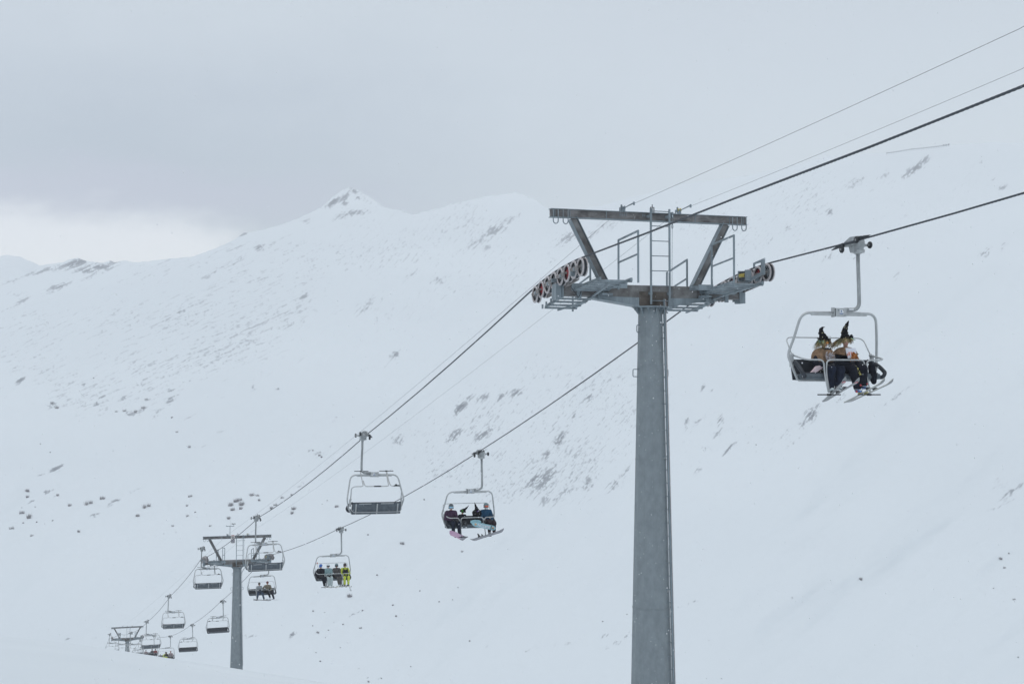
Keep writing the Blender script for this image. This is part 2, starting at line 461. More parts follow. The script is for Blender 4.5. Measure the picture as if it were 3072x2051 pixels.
    # sheave trains under the ropes
    for s in (-1,1):
        mb=MB().use('balancer_steel')
        x=s*ROPE_O; side=-1  # outer plates towards -x like the photographed near faces
        ys=[-1.75+.5*k for k in range(8)]
        zc=[prof(y)-.245 for y in ys]
        for k in range(0,8,2):
            for q in (-.13,.13):
                mb.bar((x+q,ys[k]-.04,zc[k]-.02),(x+q,ys[k+1]+.04,zc[k+1]-.02),.018,.11)
            mb.use('galvanised').cyl((x-.15,(ys[k]+ys[k+1])/2,(zc[k]+zc[k+1])/2-.03),(x+.15,(ys[k]+ys[k+1])/2,(zc[k]+zc[k+1])/2-.03),.045,n=12).use('balancer_steel')
        for k in (0,4):
            a=(ys[k]+ys[k+1])/2; b=(ys[k+2]+ys[k+3])/2
            za=(zc[k]+zc[k+1])/2-.10; zb=(zc[k+2]+zc[k+3])/2-.10
            for q in (.165,): mb.bar((x+q,a-.05,za+.02),(x+q,b+.05,zb+.02),.014,.10)
        for q in (.10,): mb.bar((x+q,-1.2,prof(-1.2)-.44),(x+q,1.2,prof(1.2)-.44),.05,.11)
        mb.use('galvanised').box((x-s*.02,0,-.50),(.30,.30,.22)).box((s*2.72,0,-.66),(.16,.34,.30)).box((x,-1.35,prof(-1.3)-.36),(.34,.08,.12))
        mb.box((x,.0,-.30),(.42,.05,.10))
        mb.use('balancer_steel')
        # rope catcher plate at the uphill end, spring pack
        mb.use('galvanised')
        ye=-2.0
        mb.prism([(ye+.12,prof(-1.9)-.34),(ye-.10,prof(-1.9)-.34),(ye-.10,prof(-1.9)+.10),(ye+.55,prof(-1.9)+.02),(ye+.55,prof(-1.9)-.10),(ye+.45,prof(-1.9)-.10),(ye+.45,prof(-1.9)-.02),(ye+.12,prof(-1.9)+.0)],x-.30,x-.285,'yz') if s>0 else None
        if s>0: mb.bar((x-.30,-1.95,prof(-1.9)-.30),(x-.2,-.2,-.40),.02,.08)
        if s>0:
            mb.use('dark_metal').box((x-.34,-1.05,-.12),(.14,.34,.22)); mb.use('galvanised').box((x-.34,-1.25,-.12),(.18,.04,.28)).box((x-.34,-.84,-.12),(.18,.04,.28))
            mb.use('yellow_spring').tube([(x-.415+.02*math.cos(k*1.1),-1.20+.34*k/60,-.12+.05*math.sin(k*1.1)) for k in range(60)],.01,5)
        mb.use('balancer_steel')
        mb.xf(Matrix.Translation(U)); tr=fin(mb,'sheave_train')
        for k,y in enumerate(ys):
            red = k in ((2,6) if s<0 else (1,4))
            mb=MB()
            for q in (-.055,.055):
                mb.use('sheave_flange').lathe([(.185,q-.016),(.235,q-.016),(.245,q),(.235,q+.016),(.185,q+.016),(.185,q-.016)],26,(0,0,0),'x')
            mb.use('rubber').lathe([(.18,-.045),(.222,-.04),(.205,0),(.222,.04),(.18,.045)],26,(0,0,0),'x')
            mb.use('hub_red' if red else 'hub_grey').lathe([(0,-.035),(.05,-.045),(.06,-.028),(.186,-.018),(.186,.018),(.06,.028),(.05,.045),(0,.035)],22,(0,0,0),'x')
            mb.use('dark_metal')
            for j in range(6):
                a=j*math.pi/3; mb.cyl((-.036,.12*math.cos(a),.12*math.sin(a)),(.036,.12*math.cos(a),.12*math.sin(a)),.022,n=8)
            mb.use('balancer_steel').cyl((-.155,0,0),(.155,0,0),.028,n=8)
            o=mb.build('sheave',None,tr); o.location=U+V((x,y,zc[k]))
        if s<0:
            # cable loop of the rope switch
            mb=MB(); mb.tube([(-2.6,-1.2+.4,-.55),(-2.5,-.9,-.72),(-2.35,-.6,-.78),(-2.2,-.35,-.72),(-2.1,-.25,-.55)],.012,6).xf(Matrix.Translation(U)); fin(mb,'switch_cable','dark_metal')
    # pole ladder: rail with rungs on the uphill right, brackets, conduit
    def pw(z): return w0+(w1-w0)*(1-z/ztop)
    mb=MB().use('galvanised'); zt,zb=Hp-.75,.4
    def rail(z,dx=0,dy=0): return V((pw(z)*.67+.062+dx,-pw(z)*.76+dy-.03,z))
    mb.bar(rail(zt),rail(zb),.045,.05,(0,1,0))
    z=zt-.35
    while z>zb:
        mb.cyl(rail(z),rail(z)+V((-.36,0,0)),.014,n=6); z-=.355
    for f in (.06,.36,.66,.93):
        z=zt-(zt-zb)*f
        mb.use('galvanised_light').box(rail(z)+V((-.22,.05,0)),(.36,.06,.07)); mb.box(rail(z)+V((-.36,.03,.12)),(.07,.12,.32)); mb.use('dark_metal').box(rail(z)+V((-.22,.05,-.045)),(.30,.05,.02))
    fin(mb,'pole_ladder')
    mb=MB(); mb.cyl(rail(zt,.07,.05),rail(zb,.07,.05),.014,n=6); fin(mb,'conduit','sheave_flange')
    # hand loops each side of the pole
    for s in (-1,1):
        for z in (Hp-1.55,Hp-2.75) :
            r=pw(z); x=s*(r-.02); w=.17 if z<Hp-2 else .08
            mb=MB(); mb.tube(fillet([(x,0,z+.1),(x+s*w,0,z+.1),(x+s*w,0,z-.1),(x,0,z-.1)],.04,4),.013,6); fin(mb,'hand_loop','galvanised')
    mb=MB(); mb.bar((.35,.1,Hp-1.55),(.95,1.5,Hp-1.02),.03,.05).xf(Matrix.Translation((0,0,0))); fin(mb,'brace','galvanised')
    return root

# ground shape (needed for tower feet)
RIDGE=[(-3000,1840),(-900,1872),(0,1899),(165,1913),(330,1936),(475,1959),(529,1969),(693,1992),(732,1999),(900,2026),(1050,2051),(1990,2190),(3072,2360),(5200,2560)]
def lerp(tab,x):
    if x<=tab[0][0]: return tab[0][1]
    for (a,ya),(b,yb) in zip(tab,tab[1:]):
        if x<=b: return ya+(yb-ya)*(x-a)/(b-a)
    return tab[-1][1]
def ground(X,Y,nz=True):
    r=math.hypot(X,Y)
    ph=math.atan2(X,Y); pc=max(-.62,min(.62,ph))
    px=1536+F*math.tan(pc)
    e=(lerp(RIDGE,px)-1177)/F*math.cos(pc)
    # smooth the table a little
    e=(e+(lerp(RIDGE,px-90)-1177)/F*math.cos(pc)+(lerp(RIDGE,px+90)-1177)/F*math.cos(pc))/3
    if abs(ph)>.62: e*=math.cos(min(math.pi,(abs(ph)-.62)*1.12))
    k=1.7e-4 if r<100 else 3.2e-4
    z=-e*r-k*(r-100)**2
    if nz and r>3:
        z+=noise.noise(V((X*.03,Y*.03,1.7)))*.35*min(1,r/60)*(1 if r<85 or r>130 else .35)+noise.noise(V((X*.21,Y*.21,4)))*.045
    return z

def place_tower(root,t,z_rope,gz):
    q=line(0,t); root.location=(q.x,q.y,gz); root.rotation_euler=(0,0,ANG)
t_specs=[]
for i,(t,zr) in enumerate(TOW):
    q=line(0,t); gz=ground(q.x,q.y,False)
    root=build_tower(zr-gz,5.84 if i==0 else 5.66)
    place_tower(root,t,zr,gz)
    t_specs.append(root)
tag(t_specs[0],'tallest grey steel lift tower in front with open catwalks and rusty brown crossarm','lift tower','steel towers of the chairlift')
tag(t_specs[1],'second lift tower down the slope with wind gauge and white notice on its top beam','lift tower','steel towers of the chairlift')
tag(t_specs[2],'smallest and farthest lift tower, its foot hidden behind the snow ridge','lift tower','steel towers of the chairlift')
# wind gauge and notice on the second tower
T2=t_specs[1]; H2=TOW[1][1]-T2.location.z
mb=MB().use('galvanised'); x0=-.62
mb.cyl((x0,-.12,H2+1.4),(x0,-.12,H2+2.42),.022,n=8).cyl((x0-.34,-.12,H2+2.42),(x0+.34,-.12,H2+2.42),.026,n=8)
mb.cyl((x0+.3,-.12,H2+2.42),(x0+.3,-.12,H2+2.58),.012,n=6).cyl((x0-.3,-.12,H2+2.42),(x0-.3,-.12,H2+2.52),.012,n=6).cyl((x0+.05,-.12,H2+2.42),(x0+.05,-.12,H2+2.9),.005,n=5)
mb.use('dark_metal')
for a in (0,2.1,4.2):
    mb.ball((x0+.28+.13*math.cos(a+.3),-.12+.13*math.sin(a+.3),H2+2.60),.045); mb.cyl((x0+.3,-.12,H2+2.585),(x0+.28+.13*math.cos(a+.3),-.12+.13*math.sin(a+.3),H2+2.60),.008,n=5)
mb.build('wind_gauge',None,T2)
mb=MB().use('sign_white').prism([(-.16,.20),(-.19,-.42),(-.14,-.42),(0,-.47),(.14,-.42),(.19,-.42),(.16,.20),(.10,.24),(-.10,.24)],-.02,0)
mb.use('sign_red').box((0,-.026,.19),(.24,.006,.05)).use('sign_dark').box((0,-.026,.08),(.22,.006,.045)).box((-.01,-.026,-.0),(.13,.006,.03)).box((.01,-.026,-.05),(.11,.006,.03))
mb.use('board_grey').box((0,-.027,-.26),(.28,.006,.26))
mb.xf(Matrix.Translation((-.42,-.42,H2+1.48))); mb.build('notice_board',None,T2)

# ------------------------------------------------------------------ chairs
CX=-.33     # chair centre relative to the rope
PIV=V((0,.35,-2.70))
def restraint(parent,raised):
    ang=rad(125) if raised else 0
    Rm=Matrix.Rotation(-ang,3,'X')   # forward goes up
    def T(p): q=V(p)-PIV; q=Rm@q; q=q+PIV; return V((q.x+CX,q.y,q.z))
    mb=MB().use('galvanised_frame')
    yb,zb=-.24,-2.83
    # left arm to left stem, middle bar, right bar
    def tb(pts,r,fr=.12): mb.tube(fillet([T(p) for p in pts],fr,5),r,8)
    tb([(-1.08,.35,-2.70),(-1.06,-.10,-2.80),(-.98,yb,zb),(-.57,yb,zb),(-.55,yb,-3.15),(-.53,yb-.14,-3.60)],.021)
    tb([(-.51,yb-.14,-3.60),(-.50,yb,-3.15),(-.49,yb,zb),(.53,yb,zb),(.54,yb,-3.2)],.021)
    tb([(1.08,.35,-2.70),(1.10,-.16,-2.80),(.98,yb,zb),(.60,yb,zb),(.585,yb,-3.2),(.60,yb-.14,-3.60)],.021)
    # rear loop
    tb([(-1.08,.35,-2.70),(-1.07,.68,-2.27),(1.07,.68,-2.27),(1.08,.35,-2.70)],.014,.17)
    for s in (-1,1): mb.ball(T((s*1.08,.35,-2.70)),.045)
    bar=mb.build('restraint_bar',None,parent)
    for s in (-1,1):
        mb=MB(); x=.54*s+.02
        mb.bar(T((x-.30,yb-.15,-3.65)),T((x-.04,yb-.15,-3.65)),.05,.028).bar(T((x+.04,yb-.15,-3.65)),T((x+.30,yb-.15,-3.65)),.05,.028)
        mb.box(T((x,yb-.15,-3.65)),(.09,.06,.05))
        mb.build('footrest','foot_black',bar)
    if raised:
        mb=MB(); mb.prism([(-.66,0.0),(-.98,0.0),(-.94,.04),(-.84,.05),(-.80,.10),(-.76,.05)],-.03,.03)
        q=T((0,yb,zb)); mb.xf(Matrix.Translation((CX,q.y,q.z))); mb.build('map_holder','foot_black',bar)
        mb=MB(); mb.bar(T((-.15,yb,zb)),T((.15,yb,zb)),.06,.05); mb.build('grip_pad','foot_black',bar)
def make_chair(raised):
    root=empty('lift_chair')
    # detachable grip
    mb=MB().use('galvanised_frame'); sl=-.12
    def ry(y,dz=0): return sl*y+dz    # along the rope slope
    mb.use('galvanised_light')
    mb.prism([(-.34,ry(-.34,-.05)),(-.30,ry(-.30,.09)),(.06,ry(.06,.14)),(.32,ry(.32,.07)),(.36,ry(.36,-.04)),(.10,-.09),(-.12,-.07)],.02,.075,'yz')
    mb.prism([(-.22,ry(-.22,-.05)),(-.2,.06),(.16,.06),(.2,-.05),(.12,-.24),(-.12,-.24)],.06,.26,'yz')
    mb.use('galvanised_frame').prism([(.04,.05),(.30,.03),(.32,-.10),(.26,-.27),(.14,-.27),(.08,-.16)],-.08,.08)
    mb.prism([(.26,.02),(.38,-.03),(.50,-.035),(.50,-.085),(.38,-.09),(.28,-.16)],-.04,.04)
    mb.cyl((.08,-.10,-.21),(.30,-.10,-.21),.05,n=10).cyl((.17,-.16,.07),(.17,.14,.11),.045,n=10)
    mb.use('dark_metal').prism([(-.85,ry(-.85,-.012)),(-.45,ry(-.45,-.03)),(-.30,ry(-.30,-.05)),(-.30,ry(-.30,.05)),(-.45,ry(-.45,.05))],-.03,.03,'yz')
    mb.prism([(.85,ry(.85,-.012)),(.45,ry(.45,-.03)),(.30,ry(.30,-.05)),(.30,ry(.30,.05)),(.45,ry(.45,.05))],-.03,.03,'yz')
    mb.box((0.02,0,ry(0,-.01)),(.07,.5,.05))
    mb.use('galvanised_light').cyl((.2,0,-.20),(.2,0,-.30),.07,.055)
    grip=mb.build('grip',None,root)
    for x,y,z,ax in ((.47,-.10,-.06,'x'),(.34,.16,.02,'x'),(-.06,-.36,.02,'x'),(-.02,.36,-.14,'x')):
        mb=MB().use('foot_black').lathe([(0,-.03),(.07,-.03),(.085,-.015),(.085,.015),(.07,.03),(0,.03)],16,(0,0,0),ax)
        mb.use('hub_grey').lathe([(0,-.035),(.03,-.035),(.03,.035),(0,.035)],8,(0,0,0),ax)
        o=mb.build('roller',None,grip); o.location=(x,y,z)
    # hanger arm
    mb=MB(); mb.tube(fillet([(.20,0,-.20),(.205,0,-.60),(.22,0,-1.10),(.225,0,-1.62),(-.18,0,-1.62)],[.02,.2,.2,.42],9),.047,10)
    hang=mb.build('hanger_arm','galvanised_light',root)
    # head box
    mb=MB().use('galvanised_frame').box((CX,0,-1.69),(.34,.13,.20)).box((CX-.165,0,-1.69),(.012,.15,.23)).use('dark_metal').box((CX-.15,-.068,-1.69),(.03,.012,.19))
    mb.use('galvanised').cyl((CX-.05,-.075,-1.64),(CX-.05,.075,-1.64),.02,n=8).cyl((CX+.12,-.08,-1.76),(CX+.12,.08,-1.76),.014,n=8)
    hb=mb.build('hanger_box',None,root)
    for q in (-1,1):
        mb=MB().use('label_white').box((CX+.02,q*.069,-1.68),(.09,.006,.11)).use('label_blue').box((CX+.02,q*.0735,-1.72),(.09,.004,.02)).box((CX+.02,q*.0735,-1.665),(.025,.004,.04)); mb.build('number_plate',None,hb)
    mb=MB().use('label_white').box((-.02,-.05,-1.615),(.12,.004,.04)); mb.build('sticker',None,hang)
    # frame
    def c(p): return V((p[0]+CX,p[1],p[2]))
    pts=[(-1.0,.22,-3.30),(-1.13,.18,-3.08),(-1.22,.31,-2.70),(-1.14,.17,-2.35),(-1.01,.0,-1.71),(-.15,0,-1.70)]
    mb=MB()
    mb.tube(fillet([c(p) for p in pts],[.15,.12,.3,.24],6),.032,10)
    mb.tube(fillet([c((-p[0],p[1],p[2])) for p in pts],[.15,.12,.3,.24],6),.032,10)
    mb.tube([c((-.99,.2,-3.31)),c((.99,.2,-3.31))],.028,8)
    for s in (-1,1):
        mb.bar(c((s*.17,0,-1.735)),c((s*.74,0,-1.735)),.055,.075); mb.add([c((s*.74,-.0275,-1.70)),c((s*.74,.0275,-1.70)),c((s*.74,.0275,-1.772)),c((s*.74,-.0275,-1.772)),c((s*.80,-.0275,-1.70)),c((s*.80,.0275,-1.70))],[(0,1,2,3),(4,5,1,0),(2,1,5),(0,3,4),(3,2,5,4)])
        mb.box(c((s*1.10,.33,-2.84)),(.05,.12,.30))
    mb.build('frame','galvanised_frame',root)
    # backrest: tilted slab with struts behind
    Rb=Matrix.Rotation(rad(-14),3,'X')
    bc=c((0,.44,-3.055))
    mb=MB().use('seat_black').box(bc,(2.08,.05,.50),Rb).use('seat_back').box(bc+Rb@V((0,.032,0)),(2.04,.012,.47),Rb)
    mb.use('seat_black'); 
    for q in (-.52,.52): mb.box(bc+Rb@V((q,-.035,.0)),(.96,.03,.40),Rb)
    br=mb.build('backrest',None,root)
    mb=MB()
    for q in (-.90,-.02,.88): mb.bar(bc+Rb@V((q,.05,.20)),bc+Rb@V((q,.05,-.25)),.045,.025,(0,1,0))
    mb.box(bc+Rb@V((-.45,.046,.205)),(.55,.014,.03),Rb).box(bc+Rb@V((.5,.046,.205)),(.52,.014,.03),Rb)
    mb.build('back_strut','galvanised_frame',br)
    # seat
    mb=MB().use('seat_pad')
    prs=[(.46,-3.20),(.46,-3.26),(.0,-3.29),(-.16,-3.28),(-.20,-3.22),(-.17,-3.155),(-.06,-3.14),(.25,-3.18)]
    mb.prism([(a,b) for a,b in prs],CX-1.0,CX+1.0,'yz')
    mb.use('seat_black')
    for q in (-.52,.52): mb.prism([(-.15,-3.15),(.36,-3.185),(.36,-3.165),(.0,-3.118),(-.12,-3.125)],CX+q-.45,CX+q+.45,'yz')
    st=mb.build('seat',None,root)
    # side bolsters, black loops at the seat ends
    for s in (-1,1):
        mb=MB(); mb.tube(fillet([c((s*1.02,.40,-2.84)),c((s*1.10,.05,-2.95)),c((s*1.12,-.22,-3.13)),c((s*1.06,-.20,-3.24)),c((s*.98,.0,-3.22))],.10,5),[.035]*2+[.05]*14+[.05]*max(0,5+18-16-0),8) if False else mb.tube(fillet([c((s*1.02,.40,-2.84)),c((s*1.10,.05,-2.95)),c((s*1.12,-.22,-3.13)),c((s*1.06,-.20,-3.24)),c((s*.98,.0,-3.22))],.10,5),.05,8)
        mb.build('armrest','seat_black',root)
    restraint(root,raised)
    return root
low=make_chair(False); high=make_chair(True)
CH={}
RS=random.Random(21)
def WM(key):
    ch=CH[key]; return Matrix.Translation(ch.location)@ch.rotation_euler.to_matrix().to_4x4()
used={'low':False,'high':False}
def chair(key,kind,side,t,z,label):
    src=low if kind=='low' else high
    if not used[kind]: o=src; used[kind]=True
    else: o=copy_tree(src)
    q=line(side*ROPE_O,t,z); o.location=q
    k=0 if key in ('U0','U1') else 1
    o.rotation_euler=(rad(RS.uniform(-2.2,2.2))*k,rad(RS.uniform(-.8,.8))*k,ANG+(0 if side>0 else math.pi)+rad(RS.uniform(-1.5,1.5))*k)
    tag(o,label,'lift chair','four seat chairs hanging from the haul ropes')
    CH[key]=o; return o
UPL=['nearest lift chair, holding two riders in spotted witch hats','lift chair of four riders with snowboards, two of them in pointed black hats',
 'lift chair with four riders side by side, the last in bright yellow green','lift chair with two riders, just past the second tower under an empty chair',
 'empty lift chair with dark seat just right of the second tower pole','empty lift chair with dark seat, lowest one clear above the snow ridge',
 'lift chair half behind the snow ridge whose riders wear lime, black and pale pink','lift chair at the snow ridge with three riders, one in dark red',
 'farthest lift chair on the riders side, mostly hidden by the snow ridge']
for i,(t,z) in enumerate(UP): chair('U%d'%i,'high' if i in (4,5,8) else 'low',1,t,z,UPL[i])
DNL=['largest empty lift chair with raised footrests, seen from behind','empty lift chair overlapping the right arm of the second tower',
 'empty lift chair hanging at the left end of the second tower','empty lift chair on the left rope midway between the second and far towers',
 'empty lift chair hanging right of the far tower, just above riders at the ridge','empty lift chair right behind the far tower pole, half hidden by snow',
 'empty lift chair left of the far tower pole, half hidden by snow','leftmost empty lift chair beyond the far tower, half hidden by snow']
for i,(t,z) in enumerate(DN): chair('D%d'%i,'high',-1,t,z,DNL[i])
# ------------------------------------------------------------------ hands (one glove shape, five unequal bent fingers)
def glove_mesh():
    mb=MB()
    mb.chain([((0,0,0),.030),((0,-.035,-.004),.034)]).chain([((.022,-.02,0),.022),((.028,-.075,-.004),.020)]).chain([((-.022,-.02,0),.022),((-.028,-.07,-.004),.019)]).chain([((0,-.03,0),.024),((0,-.08,-.004),.022)])
    for x,L,r in ((-.030,.058,.0115),(-.010,.075,.0125),(.011,.070,.0125),(.031,.055,.011)):
        a=(x,-.078,-.004); b=(x*1.12,-.078-L*.42,-.014); c_=(x*1.15,-.078-L*.70,-.038); d=(x*1.12,-.078-L*.80,-.062)
        mb.chain([(a,r*1.1),(b,r),(c_,r*.95),(d,r*.85)],8)
    mb.chain([((.034,-.02,-.006),.017),((.058,-.05,-.018),.0145),((.058,-.082,-.036),.012)],8)
    o=remeshed(mb,'glove','glove_black',None,.0065,3); me=o.data; bpy.data.objects.remove(o); return me
GLOVE=glove_mesh()

# ------------------------------------------------------------------ people
def basis(fwd,up=V((0,0,1))):
    f=V(fwd).normalized(); r=f.cross(up).normalized(); u=r.cross(f).normalized()
    return Matrix((( r.x,-f.x,u.x),( r.y,-f.y,u.y),( r.z,-f.z,u.z)))   # columns: x=r? see use
def headmat(yaw,pitch,roll=0):
    return Matrix.Rotation(yaw,3,'Z')@Matrix.Rotation(pitch,3,'X')@Matrix.Rotation(roll,3,'Y')

def person(key,x,s=1.,label='',jacket='black_cloth',trousers='black_cloth',boots='boot_white',lean=(0,0),yaw=0,pitch=0,
           head='helmet_slate',lens=None,arms=None,feet=None,knee_dx=.12,voxel=.022,wide=1.,gloves=True,hz=0.,scarf=None,seaty=0.,leg=1.05):
    """a seated rider; coordinates in the chair frame, then hung on an Empty at the seat"""
    ch=CH[key]; base=V((x+CX,.10+seaty,-3.12))
    root=bpy.data.objects.new('person',None); COL.objects.link(root)
    root.matrix_world=WM(key)@Matrix.Translation(base)
    tag(root,label,'person','riders on the chairlift')
    hip=V((0,.08,.11))*s
    chest=V((lean[0]*.7,.10-lean[1]*.7,.40))*s; neck=V((lean[0],.07-lean[1],.58))*s; hd=neck+V((0,-.015,.155+hz))*s
    hd=neck+V((math.sin(yaw)*.02,-.02-.05*math.sin(max(0,pitch)),.15))*s
    sh=[neck+V((q*.185*wide,.01,-.07))*s for q in (-1,1)]
    hj=[hip+V((q*.095,-.02,-.0))*s for q in (-1,1)]
    kn=[V((q*knee_dx,-.40,.10))*s for q in (-1,1)]
    an=[V((q*knee_dx*.95,-.47,-.34))*s for q in (-1,1)]
    if feet: 
        for i in (0,1): kn[i]=V(feet[i][0])*s; an[i]=V(feet[i][1])*s
    if arms is None: arms=[((-.27,-.02,.24),(-.13,-.28,.20)),((.27,-.02,.24),(.13,-.28,.20))]
    el=[V(a[0])*s for a in arms]; wr=[V(a[1])*s for a in arms]
    Hm=headmat(yaw,pitch)
    # body: one continuous surface
    mb=MB()
    mb.chain([(hip,.12*s),(chest,.125*s),(neck-V((0,0,.05))*s,.075*s),(neck+V((0,0,.03))*s,.05*s),(hd,.07*s)])
    mb.ball(hd+Hm@V((0,.005,.025))*s,.092*s,14,10,(.86,1.0,1.08),Hm); mb.ball(hd+Hm@V((0,-.035,-.055))*s,.05*s,10,8,(.9,1,.8),Hm)
    mb.ball(hd+Hm@V((0,-.10,-.012))*s,.017*s,8,6,(.8,1.1,1.3),Hm)
    for q in (-1,1): mb.ball(hd+Hm@V((q*.082,.0,.0))*s,.022*s,8,6,(.4,.8,1.2),Hm)
    for i in (0,1):
        mb.chain([(sh[i],.06*s),(el[i],.045*s),(wr[i],.032*s)],8)
        mb.chain([(hj[i],.085*s),(kn[i],.058*s),(an[i],.042*s)],8)
    body=remeshed(mb,'body','skin',root,voxel*.8 if voxel>.015 else voxel,2)
    # face
    if voxel<=.016:
        mb=MB().use('lips').ball(hd+Hm@V((0,-.085,-.055))*s,.018*s,8,6,(1.2,.5,.45),Hm); mb.build('mouth',None,body)
        mb=MB().use('hat_black')
        for q in (-1,1): mb.ball(hd+Hm@V((q*.032,-.083,.012))*s,.009*s,8,6,(1.2,.7,.7),Hm)
        mb.build('eyes',None,body)
    # jacket
    mb=MB()
    mb.chain([(hip+V((0,0,-.02))*s,.155*s),(hip+V((0,0,.12))*s,.15*s),(chest,.158*s),(neck-V((0,0,.09))*s,.12*s),(neck-V((0,0,.02))*s,.078*s)],14)
    mb.chain([(chest+V((-.055,0,.02))*s,.125*s),(chest+V((.055,0,.02))*s,.125*s)],12); mb.chain([(sh[0],.088*s),(neck-V((0,0,.06))*s,.10*s),(sh[1],.088*s)],10)
    for i in (0,1): mb.chain([(sh[i],.088*s),(el[i],.068*s),(wr[i],.050*s)],10)
    remeshed(mb,'jacket',jacket,root,voxel,3)
    # trousers
    mb=MB(); mb.chain([(hj[0],.12*s),(hj[1],.12*s)],12)
    for i in (0,1): mb.chain([(hj[i],.118*s*leg),(kn[i],.092*s*leg),(kn[i]*.35+an[i]*.65,.078*s*leg),(an[i],.076*s*leg)],10)
    remeshed(mb,'trousers',trousers,root,voxel,3)
    # boots
    for i in (0,1):
        a=an[i]; mb=MB(); fd=V((0,-1,0))
        mb.chain([(a+V((0,.01,.06))*s,.072*s),(a+V((0,.01,-.05))*s,.062*s)],10).chain([(a+V((0,.04,-.08))*s,.045*s),(a+V((0,-.14,-.085))*s,.04*s)],10)
        remeshed(mb,'boot',boots,root,max(.014,voxel*.8),2)
    # gloves
    if gloves:
        for i in (0,1):
            g=bpy.data.objects.new('glove',GLOVE); COL.objects.link(g); g.parent=root
            d=(wr[i]-el[i]).normalized()
            q=V((0,-1,0)).rotation_difference(d); g.rotation_mode='QUATERNION'; g.rotation_quaternion=q
            k=1.15*s; g.scale=((k if i==0 else -k),k,k); g.location=wr[i]
    # head wear
    if head:
        mb=MB()
        if head.startswith('helmet'):
            mb.ball(hd+Hm@V((0,.018,.045))*s,.122*s,16,12,(.92,1.08,.98),Hm)
            mb.chain([(hd+Hm@V((-.092,.01,-.03))*s,.035*s),(hd+Hm@V((0,.07,-.03))*s,.06*s),(hd+Hm@V((.092,.01,-.03))*s,.035*s)],8)
            mb.ball(hd+Hm@V((0,-.075,.085))*s,.05*s,10,6,(1.5,.8,.35),Hm)
            mb2=mb
        else:
            mb.ball(hd+Hm@V((0,.02,.045))*s,.112*s,14,10,(.92,1.02,1.0),Hm)
        nm='helmet' if head.startswith('helmet') else 'hair' if head.startswith('hair') else 'beanie'
        # keep the face free
        o=remeshed(mb,nm,head,root,voxel*.7,2)
    if lens:
        mb=MB()
        vs=[];nn=9
        for zz in (-.038,.038):
            for rr in (.098,.118):
                for k in range(nn):
                    a=-1.15+2.3*k/(nn-1); vs.append(hd+Hm@V((rr*math.sin(a)*.92,-rr*math.cos(a)*1.05,.018+zz))*s)
        fs=[]
        for k in range(nn-1):
            fs+= [(nn+k,nn+k+1,3*nn+k+1,3*nn+k),(k,2*nn+k,2*nn+k+1,k+1),(k,k+1,nn+k+1,nn+k),(2*nn+k,3*nn+k,3*nn+k+1,2*nn+k+1)]
        mb.add(vs,fs,True); mb.build('goggles',lens,root)
    if scarf:
        mb=MB(); mb.ball(hd+Hm@V((0,-.045,-.075))*s,.07*s,12,8,(1.,1.,.75),Hm); mb.build('face_mask',scarf,root)
    return root,hd,Hm,neck,wr,an,chest

def cone_hat(root,hd,Hm,s,spine,r0,brim,material,droop=.25,seed=0,name='witch_hat',up=.075):
    """spine: points of the cone axis from brim to tip, in head space"""
    mb=MB(); sp=[hd+Hm@V((0,.01,up))*s]+[hd+Hm@V(p)*s for p in spine]
    n=len(sp); sp2=[]
    for i in range(n-1):
        for k in range(4): sp2.append(sp[i].lerp(sp[i+1],k/4))
    sp2.append(sp[-1]); N=len(sp2)
    mb.tube(sp2,[max(.006,r0*s*(1-i/(N-1))**.9*(1+.10*math.sin(i*1.7+seed)+.07*math.sin(i*3.9+seed))) for i in range(N)],14)
    # brim: drooping ruffled disc with thickness
    rr=random.Random(seed); vs=[]; K=28
    for th in (0,-.012):
        for j,fr in enumerate((.55,.75,1.)):
            for k in range(K):
                a=2*math.pi*k/K
                rad_=brim*fr*(1+.05*math.sin(3*a+seed)); z=-droop*brim*(fr-.5)**1.2*1.6*(1+.55*math.sin(2*a+seed*1.3))+.018*math.sin(5*a+seed)
                vs.append(hd+Hm@V((rad_*math.cos(a),rad_*math.sin(a),z+up+.01+th))*s)
    fs=[]
    for L in (0,1):
        o=L*3*K
        for j in range(2):
            for k in range(K): fs.append((o+j*K+k,o+j*K+(k+1)%K,o+(j+1)*K+(k+1)%K,o+(j+1)*K+k))
    for k in range(K): fs.append((2*K+k,2*K+(k+1)%K,5*K+(k+1)%K,5*K+k))
    mb.add(vs,fs,True)
    return mb.build(name,material,root,merge=False)
def strands(root,name,c,fn,count,seed,mats,w=.006):
    rr=random.Random(seed); mb=MB()
    for i in range(count):
        mb.use(mats[0] if rr.random()<.62 else mats[-1]); pts,ww=fn(rr)
        ww=ww or w
        vs=[];fs=[]
        side=V((rr.uniform(-1,1),rr.uniform(-1,1),rr.uniform(-1,1))).normalized()
        for j,p in enumerate(pts):
            f=1-.75*j/(len(pts)-1); vs+= [p+side*ww*f,p-side*ww*f]
        for j in range(len(pts)-1): fs.append((2*j,2*j+1,2*j+3,2*j+2))
        mb.add(vs,fs)
    return mb.build(name,None,root,merge=False)

